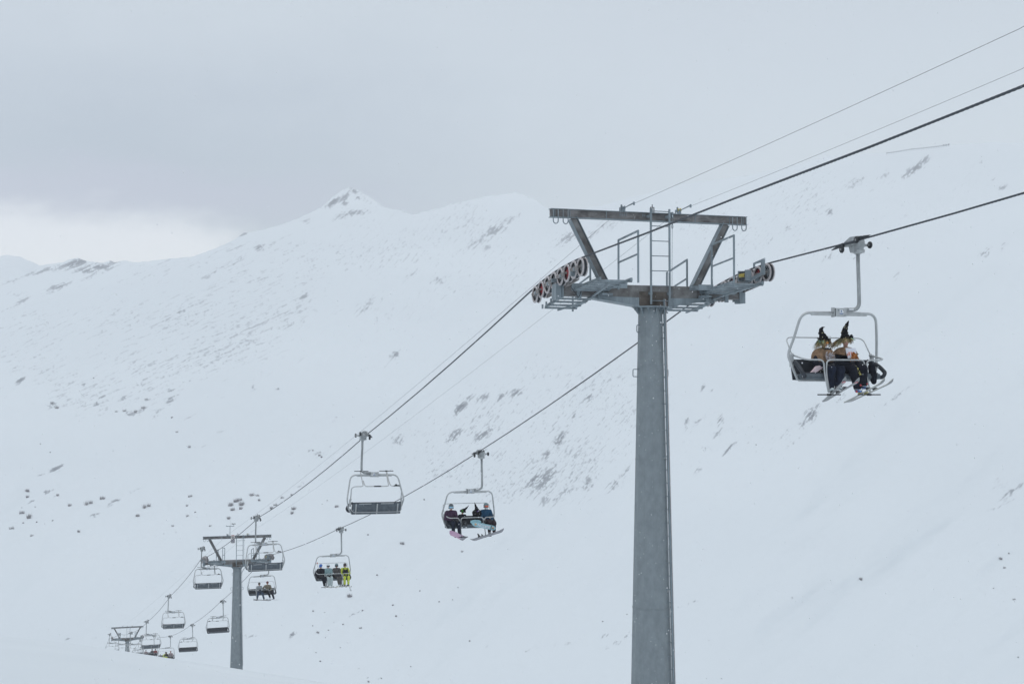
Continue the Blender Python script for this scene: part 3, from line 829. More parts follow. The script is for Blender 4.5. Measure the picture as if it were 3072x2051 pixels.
# --- nearest chair: two riders in costume
r1,hd,Hm,nk,wr,an,chs=person('U0',-.36,.96,'person in a bent spotted witch hat and tan poncho, looking down on the nearest chair','black_cloth','navy_cloth','boot_teal',
   lean=(.01,.03),yaw=rad(16),pitch=rad(7),head='hair_fair',voxel=.015,leg=1.25,wide=.72,arms=[((-.29,-.05,.22),(-.10,-.31,.17)),((.26,-.12,.24),(.06,-.33,.19))],
   feet=[((.0,-.38,.07),(-.06,-.40,-.34)),((.26,-.36,.06),(.14,-.44,-.32))])
cone_hat(r1,hd,Hm,.98,[(-.05,.02,.17),(-.10,.03,.25),(-.12,.02,.33),(-.09,.0,.375),(-.04,-.02,.39)],.105,.165,'hat_spots',.1,1,up=.10)
mb=MB(); mb.lathe([(.022,-.008),(.036,-.008),(.036,.008),(.022,.008)],14,hd+Hm@V((.03,-.125,.15)),'y'); mb.build('buckle','label_white',r1)
def hairA(rr,hd=hd,Hm=Hm):
    a=rr.uniform(0,2*math.pi); r=rr.uniform(.07,.15); L=rr.uniform(.08,.20)*(1.25 if math.cos(a)<0 else .8)
    if -2.1<a-2*math.pi*(a>math.pi)<-1.0: L*=.2
    p0=V((r*math.cos(a)*.8,r*math.sin(a)*.8,.095)); out=V((math.cos(a),math.sin(a),0))
    j=V((rr.uniform(-.05,.05),rr.uniform(-.05,.05),rr.uniform(-.03,.03)))
    pts=[hd+Hm@(p0+out*L*u*.5+V((0,0,-L*u*.35-L*u*u*.85))+j*u) for u in (0,.35,.7,1)]
    return pts,rr.uniform(.003,.010)
strands(r1,'straw_fringe',hd,hairA,520,3,['straw','straw_green'])
def ribA(rr,hd=hd,Hm=Hm):
    a=rr.uniform(-3.5,-2.2); p0=V((.13*math.cos(a),.13*math.sin(a),.075)); out=V((math.cos(a),math.sin(a),0))
    L=rr.uniform(.06,.16)
    return [hd+Hm@(p0+out*L*u*.4+V((rr.uniform(-.02,.02),0,-L*u*.9))) for u in (0,.4,.8,1)],rr.uniform(.006,.012)
strands(r1,'ribbon',hd,ribA,26,5,['ribbon_green','ribbon_yellow'])
mb=MB()
vs=[];nn=9
for zz in (-.022,.024):
    for k in range(nn):
        a=-1.0+2.0*k/(nn-1); vs.append(hd+Hm@V((.100*math.sin(a),-.112*math.cos(a),.010+zz)))
mb.add(vs,[(k,k+1,nn+k+1,nn+k) for k in range(nn-1)],True); mb.build('glasses','goggle_orange',r1)
# tan poncho with lace
def poncho(root,chest,neck,s,material,front=True,drop=.30,wid=.25,name='poncho'):
    mb=MB(); K=44; vs=[]; rows=[(.070,.03),(.12,.015),(.175,-.02),(.215,-.08),(.232,-.18),(.238,-drop)]
    for rr_,dz in rows:
        for k in range(K):
            a=2*math.pi*k/K; w=1+(.10*math.sin(6*a+rr_*9)+.04*math.sin(11*a))*min(1,rr_*5); fr=.80+.20*max(0,-math.sin(a))
            vs.append(neck+V((math.cos(a)*rr_*w*wid/.25*(1.12 if rr_>.1 else 1),math.sin(a)*rr_*.90*w-.01,dz*(fr if dz<-.1 else 1)))*s)
    fs=[(j*K+k,j*K+(k+1)%K,(j+1)*K+(k+1)%K,(j+1)*K+k) for j in range(len(rows)-1) for k in range(K)]
    mb.add(vs,fs,True); return mb.build(name,material,root)
poncho(r1,chs,nk,1.02,'poncho_tan',drop=.31,wid=.265)
def lace(rr,nk=nk):
    x=rr.uniform(-.08,.16); z=rr.uniform(-.27,-.10)
    p=nk+V((x,-.25,z)); return [p,p+V((rr.uniform(-.04,.04),-.005,rr.uniform(-.04,.04))),p+V((rr.uniform(-.05,.05),-.004,rr.uniform(-.06,.02)))],.006
strands(r1,'lace_trim',nk,lace,150,8,['lace','lace'])
mb=MB(); mb.tube([nk+V((.10*math.cos(a),.095*math.sin(a)-.02,.0-.0*math.sin(a))) for a in [2*math.pi*k/16 for k in range(16)]],.03,8,True); mb.prism([(-.10,.02),(.0,-.14),(.13,.01)],-.16,-.13); mb.v[-6:]=[p+nk for p in mb.v[-6:]]; mb.build('collar','black_cloth',r1)
mb=MB().use('pink_cloth')
mb.prism([(-.44,.0),(-.38,.05),(-.30,.14),(-.20,.17),(-.06,.19),(-.08,.10),(-.2,.07),(-.32,.0)],-.20,-.10)
mb.use('checked_cloth').prism([(-.30,.0),(-.18,.08),(-.06,.11),(-.08,.0)],-.215,-.201)
mb.build('costume_skirt',None,r1)

r2,hd2,Hm2,nk2,wr2,an2,chs2=person('U0',.24,1.0,'person in a tall pointed witch hat with wide straw hair and white bib','black_cloth','black_cloth','boot_blue',
   lean=(.02,.02),yaw=rad(-14),pitch=rad(1),head='hair_fair',voxel=.015,leg=1.25,wide=.85,arms=[((-.30,-.03,.22),(-.02,-.26,.18)),((.28,-.08,.24),(.16,-.30,.10))],
   feet=[((-.05,-.38,.06),(.03,-.44,-.36)),((.22,-.40,.08),(.20,-.44,-.28))])
cone_hat(r2,hd2,Hm2,1.,[(-.02,.02,.17),(-.02,.02,.27),(.01,.0,.37),(.05,-.02,.47),(.07,-.03,.52)],.115,.14,'hat_spots',.1,3,up=.10)
mb=MB(); mb.ball(hd2+Hm2@V((.13,-.04,.13)),.05,10,8,(1,.8,1.1)); mb.build('hat_bow','hat_black',r2)
mb=MB(); mb.ball(hd2+Hm2@V((-.10,-.08,.12)),.045,10,8,(1.3,.8,.8)); mb.build('hat_bow','hat_black',r2)
def hairB(rr,hd=hd2,Hm=Hm2):
    a=rr.uniform(0,2*math.pi); r=rr.uniform(.06,.14); lft=max(0,-math.cos(a)); L=rr.uniform(.07,.15)+lft*rr.uniform(.06,.26)
    if -2.1<a-2*math.pi*(a>math.pi)<-1.0: L*=.2
    p0=V((r*math.cos(a)*.8,r*math.sin(a)*.8,.095)); out=V((math.cos(a)-.3,math.sin(a)*.8,0))
    j=V((rr.uniform(-.06,.04),rr.uniform(-.05,.05),rr.uniform(-.04,.05)))
    return [hd+Hm@(p0+out*L*u*.7+V((0,0,-L*u*.25-L*u*u*.6))+j*u) for u in (0,.35,.7,1)],rr.uniform(.003,.011)
strands(r2,'straw_fringe',hd2,hairB,640,13,['straw','straw_green'])
def ribB(rr,hd=hd2,Hm=Hm2):
    a=rr.uniform(-.9,.4); p0=V((.14*math.cos(a),.14*math.sin(a),.09)); L=rr.uniform(.03,.10); out=V((math.cos(a),math.sin(a),0))
    return [hd+Hm@(p0+out*L*u+V((0,0,-L*u*.5))) for u in (0,.4,.8,1)],rr.uniform(.008,.014)
strands(r2,'ribbon',hd2,ribB,24,15,['ribbon_green','ribbon_yellow'])
poncho(r2,chs2,nk2,1.03,'poncho_tan',drop=.15,wid=.285,name='shoulder_cape')
mb=MB().use('white_bib').prism([(-.15,.0),(.12,.0),(.14,-.10),(.12,-.22),(-.08,-.25),(-.13,-.12)],-.255,-.235)
mb.use('orange_print').prism([(-.08,-.10),(-.05,-.09),(-.04,-.17),(-.07,-.18)],-.262,-.257).prism([(-.02,-.08),(.0,-.09),(.03,-.17),(.0,-.18)],-.262,-.257).prism([(-.12,-.13),(-.10,-.13),(-.09,-.19),(-.11,-.19)],-.262,-.257)
mb.xf(Matrix.Translation(nk2)); mb.build('bib',None,r2)
def fring(rr,nk=nk2):
    x=rr.uniform(-.015,.015); p=nk+V((.05+x,-.27,-.10)); e=nk+V((.05+rr.uniform(-.10,.17),-.29+rr.uniform(-.01,.01),-.30+rr.uniform(-.03,.05)))
    return [p,p.lerp(e,.35)+V((0,0,.02)),p.lerp(e,.7),e],rr.uniform(.008,.013)
strands(r2,'tassel',nk2,fring,60,17,['fringe_orange','fringe_orange'])
def fring2(rr,nk=nk2):
    p=nk+V((.09,-.272,-.17)); e=nk+V((.09+rr.uniform(-.06,.08),-.283,-.30))
    return [p,p.lerp(e,.5),e],.006
strands(r2,'tassel_tip',nk2,fring2,7,18,['fringe_cream','fringe_cream'])
rr=random.Random(5); mb=MB()
for i in range(26):
    u=rr.random(); mb.ball((.02+.10*u+rr.uniform(-.03,.03),-.40-.06*u,.13-.20*u+rr.uniform(-.02,.02)),.011,6,5)
mb.build('beads','bead_yellow',r2)
mb=MB()
for i,(ax) in enumerate(an2):
    for dz in (.03,-.05): mb.tube([ax+V((.078*math.cos(a),.078*math.sin(a),dz)) for a in [2*math.pi*k/12 for k in range(12)]],.0065,5,True)
    mb.box(ax+V((0,-.15,-.06)),(.06,.07,.03))
mb.build('boot_buckles','boot_white',r2)
for q in (an2[0]+V((.04,-.08,.05)),an2[1]+V((.05,-.07,.0)),an2[0]+V((-.06,-.06,-.10))):
    mb=MB(); mb.ball(q,.026); mb.build('boot_knob','boot_red',r2)
# bag at the end of the seat
mb=MB(); mb.chain([((0,0,0),.085),((.03,-.02,-.22),.10),((.05,-.02,-.36),.07)],12); mb.chain([((0,0,.06),.03),((.03,.05,.16),.02)])
ch=CH['U0']; bag=remeshed(mb,'bag','black_cloth',None,.018,2)
bag.matrix_world=Matrix.Translation(ch.location)@Matrix.Rotation(ANG,4,'Z')@Matrix.Translation((CX+.80,-.12,-2.98))
tag(bag,'black shaggy bag hanging at the right end of the nearest chair seat','bag')

# ------------------------------------------------------------------ skis and boards
def plank(length,width,tip,tail_up,mats,waist=.75,thick=.012,spot=None):
    """runs along -y (tip) ; top face up"""
    mb=MB(); N=22; rows=[]
    for i in range(N+1):
        u=i/N; y=length*(.5-u)
        w=width/2*(waist+(1-waist)*abs(2*u-1)**1.6)
        e=min(u,1-u)*length
        R0=width*(1.0 if (u>.5 or tail_up>.02) else .25)
        if e<R0: w*=math.sqrt(max(.02,1-(1-e/R0)**2))
        z=0
        if u>.86: z=tip*((u-.86)/.14)**2
        if u<.12: z=tail_up*((.12-u)/.12)**2
        rows.append((y,w,z))
    vs=[]
    for y,w,z in rows: vs+=[(-w,y,z),(w,y,z),(w,y,z+thick),(-w,y,z+thick)]
    for i in range(N):
        a=4*i; u=i/N
        base=mats[2] if (len(mats)>2 and u<.28) else mats[0]
        mb.use(base).add([vs[a],vs[a+1],vs[a+5],vs[a+4]],[(0,1,2,3)])
        mb.use(mats[1]).add([vs[a+3],vs[a+2],vs[a+6],vs[a+7]],[(3,2,1,0)]).add([vs[a],vs[a+3],vs[a+7],vs[a+4]],[(0,1,2,3)]).add([vs[a+1],vs[a+2],vs[a+6],vs[a+5]],[(3,2,1,0)])
    mb.use(mats[0]).add(vs[:4],[(0,1,2,3)]).add(vs[-4:],[(0,1,2,3)])
    if spot:
        y,w,z=rows[-3]; mb.use('ski_red').ball((0,y+.01,z-.004),.040,12,6,(1,1.5,.12)); mb.use('boot_white').ball((0,y+.01,z-.009),.020,10,6,(1,1.3,.1))
    return mb
def put_plank(mb,name,key,c,tipdir,label,cat,group,extra=None,roll=0):
    ch=CH[key]
    f=V(tipdir).normalized(); r=f.cross(V((0,0,1))).normalized(); u=r.cross(f)
    Rm=Matrix(((-r.x*-1,-f.x,u.x),(-r.y*-1,-f.y,u.y),(-r.z*-1,-f.z,u.z)))
    Rm=Rm@Matrix.Rotation(roll,3,'Y')
    o=mb.build(name); 
    root=o
    o.matrix_world=WM(key)@Matrix.Translation(V(c)+V((CX,0,0)))@Rm.to_4x4()
    tag(o,label,cat,group); return o
def binding(o,y,material='ski_black',w=.07,name='binding'):
    mb=MB().use(material).box((0,y,.030),(w,.10,.034)).box((0,y+.04,.055),(w*.8,.05,.04)).use('hub_grey').box((0,y-.03,.052),(w*.5,.03,.012)); return mb.build(name,None,o)
G_SKI='skis on the boots of riders'
for c,d,lb,sp in (((-.43,-.47,-3.58),(-.18,-.93,.32),'grey ski with red and white tip, steeper of the two under the bent hat rider',True),
               ((-.24,-.47,-3.58),(.02,-.93,.30),'grey ski with red and white tip, crossing under its twin on the nearest chair',True),
               ((.36,-.50,-3.60),(.10,-.93,.32),'shorter looking pale ski with yellow binding beneath the blue ski boots',False),
               ((.53,-.50,-3.60),(.17,-.92,.30),'longer grey ski with white lettering at its raised tip, under the blue ski boots',False)):
    mb=plank(1.62,.10,.07,.01,('ski_base','ski_top' if not sp else 'ski_base'),.66,.014,sp)
    if 'lettering' in lb:
        mb.use('boot_white')
        for k in range(7): mb.box((0,-.50-.03*k,-.002),(.035,.016,.003))
    o=put_plank(mb,'ski','U0',c,d,lb,'ski',G_SKI)
    binding(o,.14,'binding_yellow' if not sp else 'ski_black'); binding(o,-.17,'ski_black')

# --- second rider chair
KID=.70
p1=person('U1',-.86,1.,'person in slate helmet, blue goggles and plum jacket at the left end of a chair','plum_jacket','navy_cloth','boot_white',head='helmet_slate',lens='lens_blue',
  lean=(.03,.02),yaw=rad(-8),pitch=rad(6),feet=[((.02,-.38,.07),(.0,-.40,-.36)),((.26,-.38,.07),(.28,-.42,-.38))],arms=[((-.25,-.03,.24),(-.02,-.26,.20)),((.27,-.06,.26),(.22,-.30,.22))],voxel=.02,wide=1.05)
k1,hk,Hk,nk_,wk,ak,ck=person('U1',-.36,KID,'child with green hair under a black witch hat whose cone leans right','black_cloth','grey_cloth','boot_white',head='wig_green',lean=(.04,.08),yaw=rad(20),pitch=rad(25),voxel=.018,
  feet=[((-.10,-.36,.08),(-.10,-.40,-.10)),((.14,-.36,.08),(.16,-.40,-.10))])
cone_hat(k1,hk,Hk,1.,[(.08,.0,.13),(.17,.0,.22),(.25,.0,.33)],.085,.14,'hat_black',.3,2)
k2,hk2,Hk2,nk2_,wk2,ak2,ck2=person('U1',.35,KID,'child with purple hair under a tall upright black witch hat with drooping brim','black_cloth','black_cloth','boot_white',head='wig_purple',lean=(-.03,.10),yaw=rad(-6),pitch=rad(26),voxel=.018,
  feet=[((-.10,-.36,.08),(-.12,-.40,-.06)),((.14,-.36,.08),(.12,-.40,-.06))])
cone_hat(k2,hk2,Hk2,1.,[(-.03,.03,.16),(-.08,.08,.30),(-.12,.13,.42)],.10,.20,'hat_black',.75,6)
mb=MB()
for q in (-1,1): mb.tube(fillet([hk2+V((q*.05,0,.10)),hk2+V((q*.15,-.02,.04)),hk2+V((q*.20,-.04,-.12))],.06,5),.022,6)
mb.build('hat_ruffle','hat_black',k2)
p4=person('U1',.80,1.,'person in blue jacket, teal helmet and orange goggles at the right end of a chair','blue_jacket','maroon_trousers','boot_white',head='helmet_teal',lens='lens_orange',scarf='boot_white',
  lean=(-.02,.02),yaw=rad(6),pitch=rad(4),feet=[((.02,-.36,.05),(.0,-.40,-.33)),((.24,-.34,.02),(.22,-.38,-.33))],arms=[((-.26,-.04,.22),(-.22,-.28,.16)),((.26,-.02,.22),(.14,-.26,.16))],voxel=.02,wide=1.05)
G_B='snowboards on the lift chairs'
o=put_plank(plank(1.48,.30,.09,.09,('board_pink','board_darkgrey','board_grey'),.80),'snowboard','U1',(-.66,-.48,-3.60),(-.62,-.62,.27),'pink snowboard with grey tail under the plum jacket rider','snowboard',G_B,roll=rad(38))
for y in (.26,-.10): binding(o,y,'ski_black',.2)
o=put_plank(plank(1.60,.30,.09,.09,('board_grey','board_darkgrey','board_grey'),.80),'snowboard','U1',(.64,-.50,-3.62),(.72,-.42,.27),'grey snowboard slanting up to the right under the blue jacket rider','snowboard',G_B,roll=rad(-24))
for y in (-.15,.35): 
    binding(o,y,'ski_black',.2)
mb=MB()
for y in (.35,): mb.tube(fillet([(-.10,y,.02),(-.10,y+.04,.20),(.10,y+.04,.20),(.10,y,.02)],.06,4),.022,6).tube(fillet([(-.11,y-.14,.02),(-.10,y-.13,.12),(.10,y-.13,.12),(.11,y-.14,.02)],.05,4),.018,6)
mb.build('open_binding','ski_black',o)
# light blue board held on the lap of the second child
mb=plank(1.12,.235,.04,.04,('board_blue','board_blue'),.86,.014)
mb.use('board_orange').ball((0,.40,-.004),.05,12,6,(1,1.1,.1)).ball((0,-.42,-.004),.05,12,6,(1,1.1,.1)); mb.use('board_darkgrey').box((0,-.33,-.003),(.20,.03,.006)).ball((0.02,-.42,-.007),.03,12,6,(1,1,.1))
ob=mb.build('snowboard')
world_of=WM
# base faces forward (-y of chair); long axis along x, falling to the right
Rb=Matrix(((0,-1,0),(0,0,1),(-1,0,0)))   # plank x->-z , y->-x ... base(-z)-> -y
ob.matrix_world=world_of('U1')@Matrix.Translation((CX+.52,-.42,-3.20))@Matrix.Rotation(rad(13),4,'Y')@Rb.to_4x4()
tag(ob,'light blue snowboard with white lettering held across the lap of a child','snowboard',G_B)
cu=bpy.data.curves.new('lettering','FONT'); cu.body='BURTON'; cu.size=.17; cu.align_x='CENTER'; cu.align_y='CENTER'; cu.extrude=.002; cu.offset=.004
to=bpy.data.objects.new('tmp',cu); COL.objects.link(to); dg=bpy.context.evaluated_depsgraph_get()
me=bpy.data.meshes.new_from_object(to.evaluated_get(dg)); bpy.data.objects.remove(to)
me.materials.clear(); me.materials.append(M['letter_white'])
let=bpy.data.objects.new('lettering',me); COL.objects.link(let); let.parent=ob
# text lies in xy; map onto the base, upside down as the board is held
let.matrix_local=Matrix.Translation((0,.02,-.0045))@Matrix(((0,1,0,0),(1,0,0,0),(0,0,-1,0),(0,0,0,1)))
let.scale=(.80,1,1)
ob2=put_plank(plank(.50,.22,.03,.03,('board_blue','board_blue'),.9),'snowboard','U1',(.16,-.36,-3.02),(-1,0,.05),'tip of a second pale blue snowboard behind the lettered one','snowboard',G_B,roll=rad(80))

# --- third rider chair: four riders
C3=dict(voxel=.026)
A0=[((-.26,-.03,.24),(-.10,-.27,.20)),((.26,-.03,.24),(.10,-.27,.20))]
person('U2',-.79,1.,'person all in black with a bright blue helmet, first on the chair of four','black_cloth','black_cloth','boot_white',head='helmet_bright_blue',lean=(.03,.03),
  arms=[((-.33,.02,.20),(-.12,-.24,.20)),((.22,-.05,.24),(.10,-.27,.20))],feet=[((.10,-.36,.02),(.20,-.36,-.42)),((.26,-.36,.04),(.28,-.36,-.42))],**C3)
person('U2',-.28,1.,'person in mint jacket, pale trousers and white helmet on the chair of four','mint_jacket','pale_trousers','boot_white',head='helmet_white',lens='lens_dark',arms=A0,feet=[((-.08,-.38,.04),(-.04,-.38,-.42)),((.16,-.38,.04),(.14,-.38,-.42))],**C3)
person('U2',.27,1.,'person in taupe jacket and trousers with teal helmet on the chair of four','taupe','taupe','boot_white',head='helmet_teal',lens='lens_dark',arms=A0,feet=[((.0,-.36,.03),(.08,-.38,-.36)),((.18,-.36,.03),(.20,-.38,-.36))],**C3)
y4,hy,Hy,ny,wy,ay,cy=person('U2',.82,1.,'person in bright yellow green jacket and trousers with black chest bib','lime','lime','board_darkgrey',head='helmet_dark',arms=[((-.28,-.03,.24),(-.13,-.27,.20)),((.30,-.03,.24),(.13,-.27,.20))],feet=[((-.10,-.36,.04),(-.10,-.38,-.38)),((.16,-.36,.04),(.14,-.38,-.38))],**C3)
mb=MB(); mb.prism([(-.14,.02),(-.11,.02),(-.07,-.10),(.07,-.10),(.11,.02),(.14,.02),(.17,-.32),(-.17,-.32)],-.20,-.175).xf(Matrix.Translation(ny)); mb.build('chest_bib','black_cloth',y4)
for c,d,lb in (((-.52,-.45,-3.66),(-.30,-.9,.10),'short ski under the black dressed rider with blue helmet'),((-.38,-.45,-3.66),(.1,-.95,.08),'short ski beside it under the same blue helmeted rider'),
   ((-.24,-.45,-3.66),(.45,-.85,.14),'pale ski under the mint jacket rider'),((-.06,-.45,-3.66),(-.2,-.95,.12),'second pale ski under the mint jacket rider'),
   ((.34,-.45,-3.62),(-.55,-.8,-.02),'white ski under the taupe rider'),((.52,-.45,-3.62),(-.2,-.95,.04),'second white ski under the taupe rider'),
   ((.72,-.45,-3.64),(-.1,-.97,.05),'dark ski under the yellow green rider'),((.90,-.45,-3.64),(.1,-.97,.05),'second dark ski under the yellow green rider')):
    o=put_plank(plank(1.5,.11,.08,.01,('ski_base','ski_top'),.7,.02),'ski','U2',c,d,lb,'ski',G_SKI); binding(o,.12)
for dx,lb in ((0,'ski pole hanging below the yellow green rider, left of its pair'),(.10,'ski pole hanging below the yellow green rider, right of its pair')):
    mb=MB().use('hub_grey').cyl((0,0,0),(.20,0,-.62),.009,n=6).use('foot_black').cyl((-.03,0,.10),(0,0,0),.016,n=6).lathe([(.01,0),(.04,.01),(.01,.012)],10,(.185,0,-.58))
    o=mb.build('ski_pole'); o.matrix_world=world_of('U2')@Matrix.Translation((CX+.90+dx*.5,-.3,-3.36)); tag(o,lb,'ski pole','ski poles of riders')
mb=MB().use('lens_orange').cyl((0,0,0),(.05,0,.06),.03,n=8).use('hub_grey').cyl((0,0,0),(.14,0,-.5),.009,n=6); o=mb.build('ski_pole'); o.matrix_world=world_of('U2')@Matrix.Translation((CX-1.05,-.05,-2.16)); tag(o,'ski pole with red handle standing beside the blue helmeted rider','ski pole','ski poles of riders')

# --- fourth rider chair: two riders
C4=dict(voxel=.03)
person('U3',-.26,1.,'person in pale grey sweater and blue jeans turned towards a friend in tan','sweater_grey','jeans','board_darkgrey',head='hair_dark',lean=(.02,.04),yaw=rad(45),pitch=rad(10),arms=[((-.26,-.03,.24),(-.06,-.27,.28)),((.24,-.10,.26),(.10,-.3,.30))],feet=[((-.12,-.38,.0),(-.22,-.40,-.40)),((.22,-.38,.02),(.34,-.42,-.42))],**C4)
person('U3',.46,1.08,'person in tan jacket, red beanie and black trousers with one arm along the backrest','tan_jacket','black_cloth','boot_white',head='beanie_red',lean=(.0,.04),yaw=rad(-30),pitch=rad(4),arms=[((-.32,.05,.36),(-.50,-.02,.24)),((.28,-.05,.24),(.16,-.28,.16))],feet=[((.02,-.36,-.02),(.12,-.38,-.30)),((.28,-.36,.02),(.42,-.40,-.42))],wide=1.1,**C4)
put_plank(plank(1.5,.26,.06,.06,('board_grey','board_darkgrey'),.8,.03),'snowboard','U3',(-.08,-.45,-3.67),(.97,-.2,-.10),'dark snowboard under the jeans wearing rider','snowboard',G_B)
put_plank(plank(1.35,.24,.06,.06,('boot_white','boot_white'),.8,.02),'snowboard','U3',(.66,-.45,-3.66),(.96,-.25,-.10),'pale snowboard under the tan jacket rider','snowboard',G_B)

# --- far riders at the ridge
C5=dict(voxel=.04,gloves=False)
person('U6',-.86,.62,'small child in grey at the left of the lime rider, far chair','grey_cloth','grey_cloth',head='helmet_slate',**C5)
person('U6',-.22,1.,'person in lime and black leaning over on the far chair','lime','lime',head='helmet_dark',lean=(.12,.16),pitch=rad(20),**C5)
q=person('U6',-.06,.98,'person in black hunched beside the lime jacket on the far chair','black_cloth','lime',head='helmet_dark',lean=(.05,.25),pitch=rad(20),**C5)
person('U6',.62,1.05,'person in pale pinkish grey jacket at the right end of the far chair','pinkish','taupe',head='beanie_red',wide=1.15,**C5)
person('U7',-.72,.9,'person in pale pink grey leaning left on the farthest rider chair','pinkish','black_cloth',head='helmet_dark',lean=(-.05,.05),arms=[((-.3,0,.3),(-.4,0,.1)),((.3,0,.3),(.45,0,.1))],**C5)
person('U7',.24,1.,'person in charcoal beside the dark red jacket on the farthest rider chair','grey_cloth','black_cloth',head='helmet_dark',**C5)
person('U7',.76,1.,'person in dark red jacket at the right end of the farthest rider chair','dark_red','black_cloth',head='helmet_dark',**C5)

# ------------------------------------------------------------------ terrain
def snow_mat(name,rock=False):
    m=bpy.data.materials.new(name); m.use_nodes=True; n=m.node_tree.nodes; l=m.node_tree.links
    b=n['Principled BSDF']; b.inputs['Roughness'].default_value=.75; b.inputs['Specular IOR Level'].default_value=.2
    tc=n.new('ShaderNodeTexCoord')
    nz=n.new('ShaderNodeTexNoise'); nz.inputs['Scale'].default_value=.004 if rock else .05; nz.inputs['Detail'].default_value=5
    l.new(tc.outputs['Object'],nz.inputs['Vector'])
    cr=n.new('ShaderNodeValToRGB'); cr.color_ramp.elements[0].position=.35; cr.color_ramp.elements[1].position=.65
    cr.color_ramp.elements[0].color=SNOW_A+(1,); cr.color_ramp.elements[1].color=SNOW_B+(1,)
    l.new(nz.outputs['Fac'],cr.inputs[0]); out=cr.outputs[0]
    bp=n.new('ShaderNodeBump'); bp.inputs['Strength'].default_value=.35; bp.inputs['Distance'].default_value=1.2 if rock else .08
    nb=n.new('ShaderNodeTexNoise'); nb.inputs['Scale'].default_value=.05 if rock else .9; nb.inputs['Detail'].default_value=6
    l.new(tc.outputs['Object'],nb.inputs['Vector']); l.new(nb.outputs['Fac'],bp.inputs['Height']); l.new(bp.outputs[0],b.inputs['Normal'])
    if rock:
        uv=n.new('ShaderNodeUVMap'); uv.uv_map='UVMap'
        at_=n.new('ShaderNodeAttribute'); at_.attribute_name='rockiness'
        def noise_at(angle,sx,sy,scale,det,seed):
            mp=n.new('ShaderNodeMapping'); mp.vector_type='TEXTURE'; mp.inputs['Rotation'].default_value=(0,0,angle); mp.inputs['Scale'].default_value=(sx,sy,1); mp.inputs['Location'].default_value=(seed,seed*.7,0)
            l.new(uv.outputs[0],mp.inputs[0]); t=n.new('ShaderNodeTexNoise'); t.inputs['Scale'].default_value=scale; t.inputs['Detail'].default_value=det; t.inputs['Roughness'].default_value=.68
            t.inputs['Distortion'].default_value=.4; l.new(mp.outputs[0],t.inputs['Vector']); return t.outputs['Fac']
        def mth(op,a,b_,clamp=False):
            q=n.new('ShaderNodeMath'); q.operation=op; q.use_clamp=clamp
            for i,x in enumerate((a,b_)):
                if isinstance(x,(int,float)): q.inputs[i].default_value=x
                else: l.new(x,q.inputs[i])
            return q.outputs[0]
        sep=n.new('ShaderNodeSeparateXYZ'); l.new(uv.outputs[0],sep.inputs[0])
        n1=noise_at(rad(24),4.6,.68,92,8,.3); n2=noise_at(rad(47),3.4,.7,125,8,1.3); nf=noise_at(rad(40),1,1,100,8,2.1)
        sw=mth('MULTIPLY',mth('SUBTRACT',sep.outputs[0],.85),3.0,True)
        mx=n.new('ShaderNodeMix'); mx.data_type='FLOAT'; l.new(sw,mx.inputs[0]); l.new(n1,mx.inputs[2]); l.new(n2,mx.inputs[3])
        comb=mth('ADD',mth('MULTIPLY',mx.outputs[0],.62),mth('MULTIPLY',nf,.38))
        comb=mth('ADD',mth('MULTIPLY',mth('SUBTRACT',comb,.5),3.8),.5)
        thr=mth('SUBTRACT',1.06,mth('MULTIPLY',at_.outputs['Fac'],.72))
        mask=mth('MULTIPLY',mth('SUBTRACT',comb,thr),6.,True)
        mask=mth('MULTIPLY',mask,mth('ADD',mth('MULTIPLY',mth('POWER',at_.outputs['Fac'],1.5),.74),.06,True))
        mc=n.new('ShaderNodeMixRGB'); l.new(mask,mc.inputs[0]); l.new(out,mc.inputs[1]); mc.inputs[2].default_value=(.135,.148,.178,1); out=mc.outputs[0]
    l.new(out,b.inputs['Base Color']); MATS[name]=m; return m
SNOW_A=(.70,.753,.79); SNOW_B=(.735,.788,.823)
snow_mat('snow'); snow_mat('snow_mountain',True)

# foreground piste, polar grid that runs to beneath the mountain
rings=[.6*1.048**i for i in range(158)]
NA=300; vs=[(0,0,-1.7)]; fs=[]
for r in rings:
    for k in range(NA):
        a=2*math.pi*k/NA; X,Y=r*math.sin(a),r*math.cos(a); vs.append((X,Y,ground(X,Y)))
for k in range(NA): fs.append((0,1+(k+1)%NA,1+k))
for i in range(len(rings)-1):
    for k in range(NA): fs.append((1+i*NA+k,1+i*NA+(k+1)%NA,1+(i+1)*NA+(k+1)%NA,1+(i+1)*NA+k))
me=bpy.data.meshes.new('snow_ground'); me.from_pydata([tuple(v) for v in vs],[],fs); me.materials.append(M['snow'])
for p in me.polygons: p.use_smooth=True
me.update(); o=bpy.data.objects.new('snow_ground',me); COL.objects.link(o); tag(o,kind='structure')

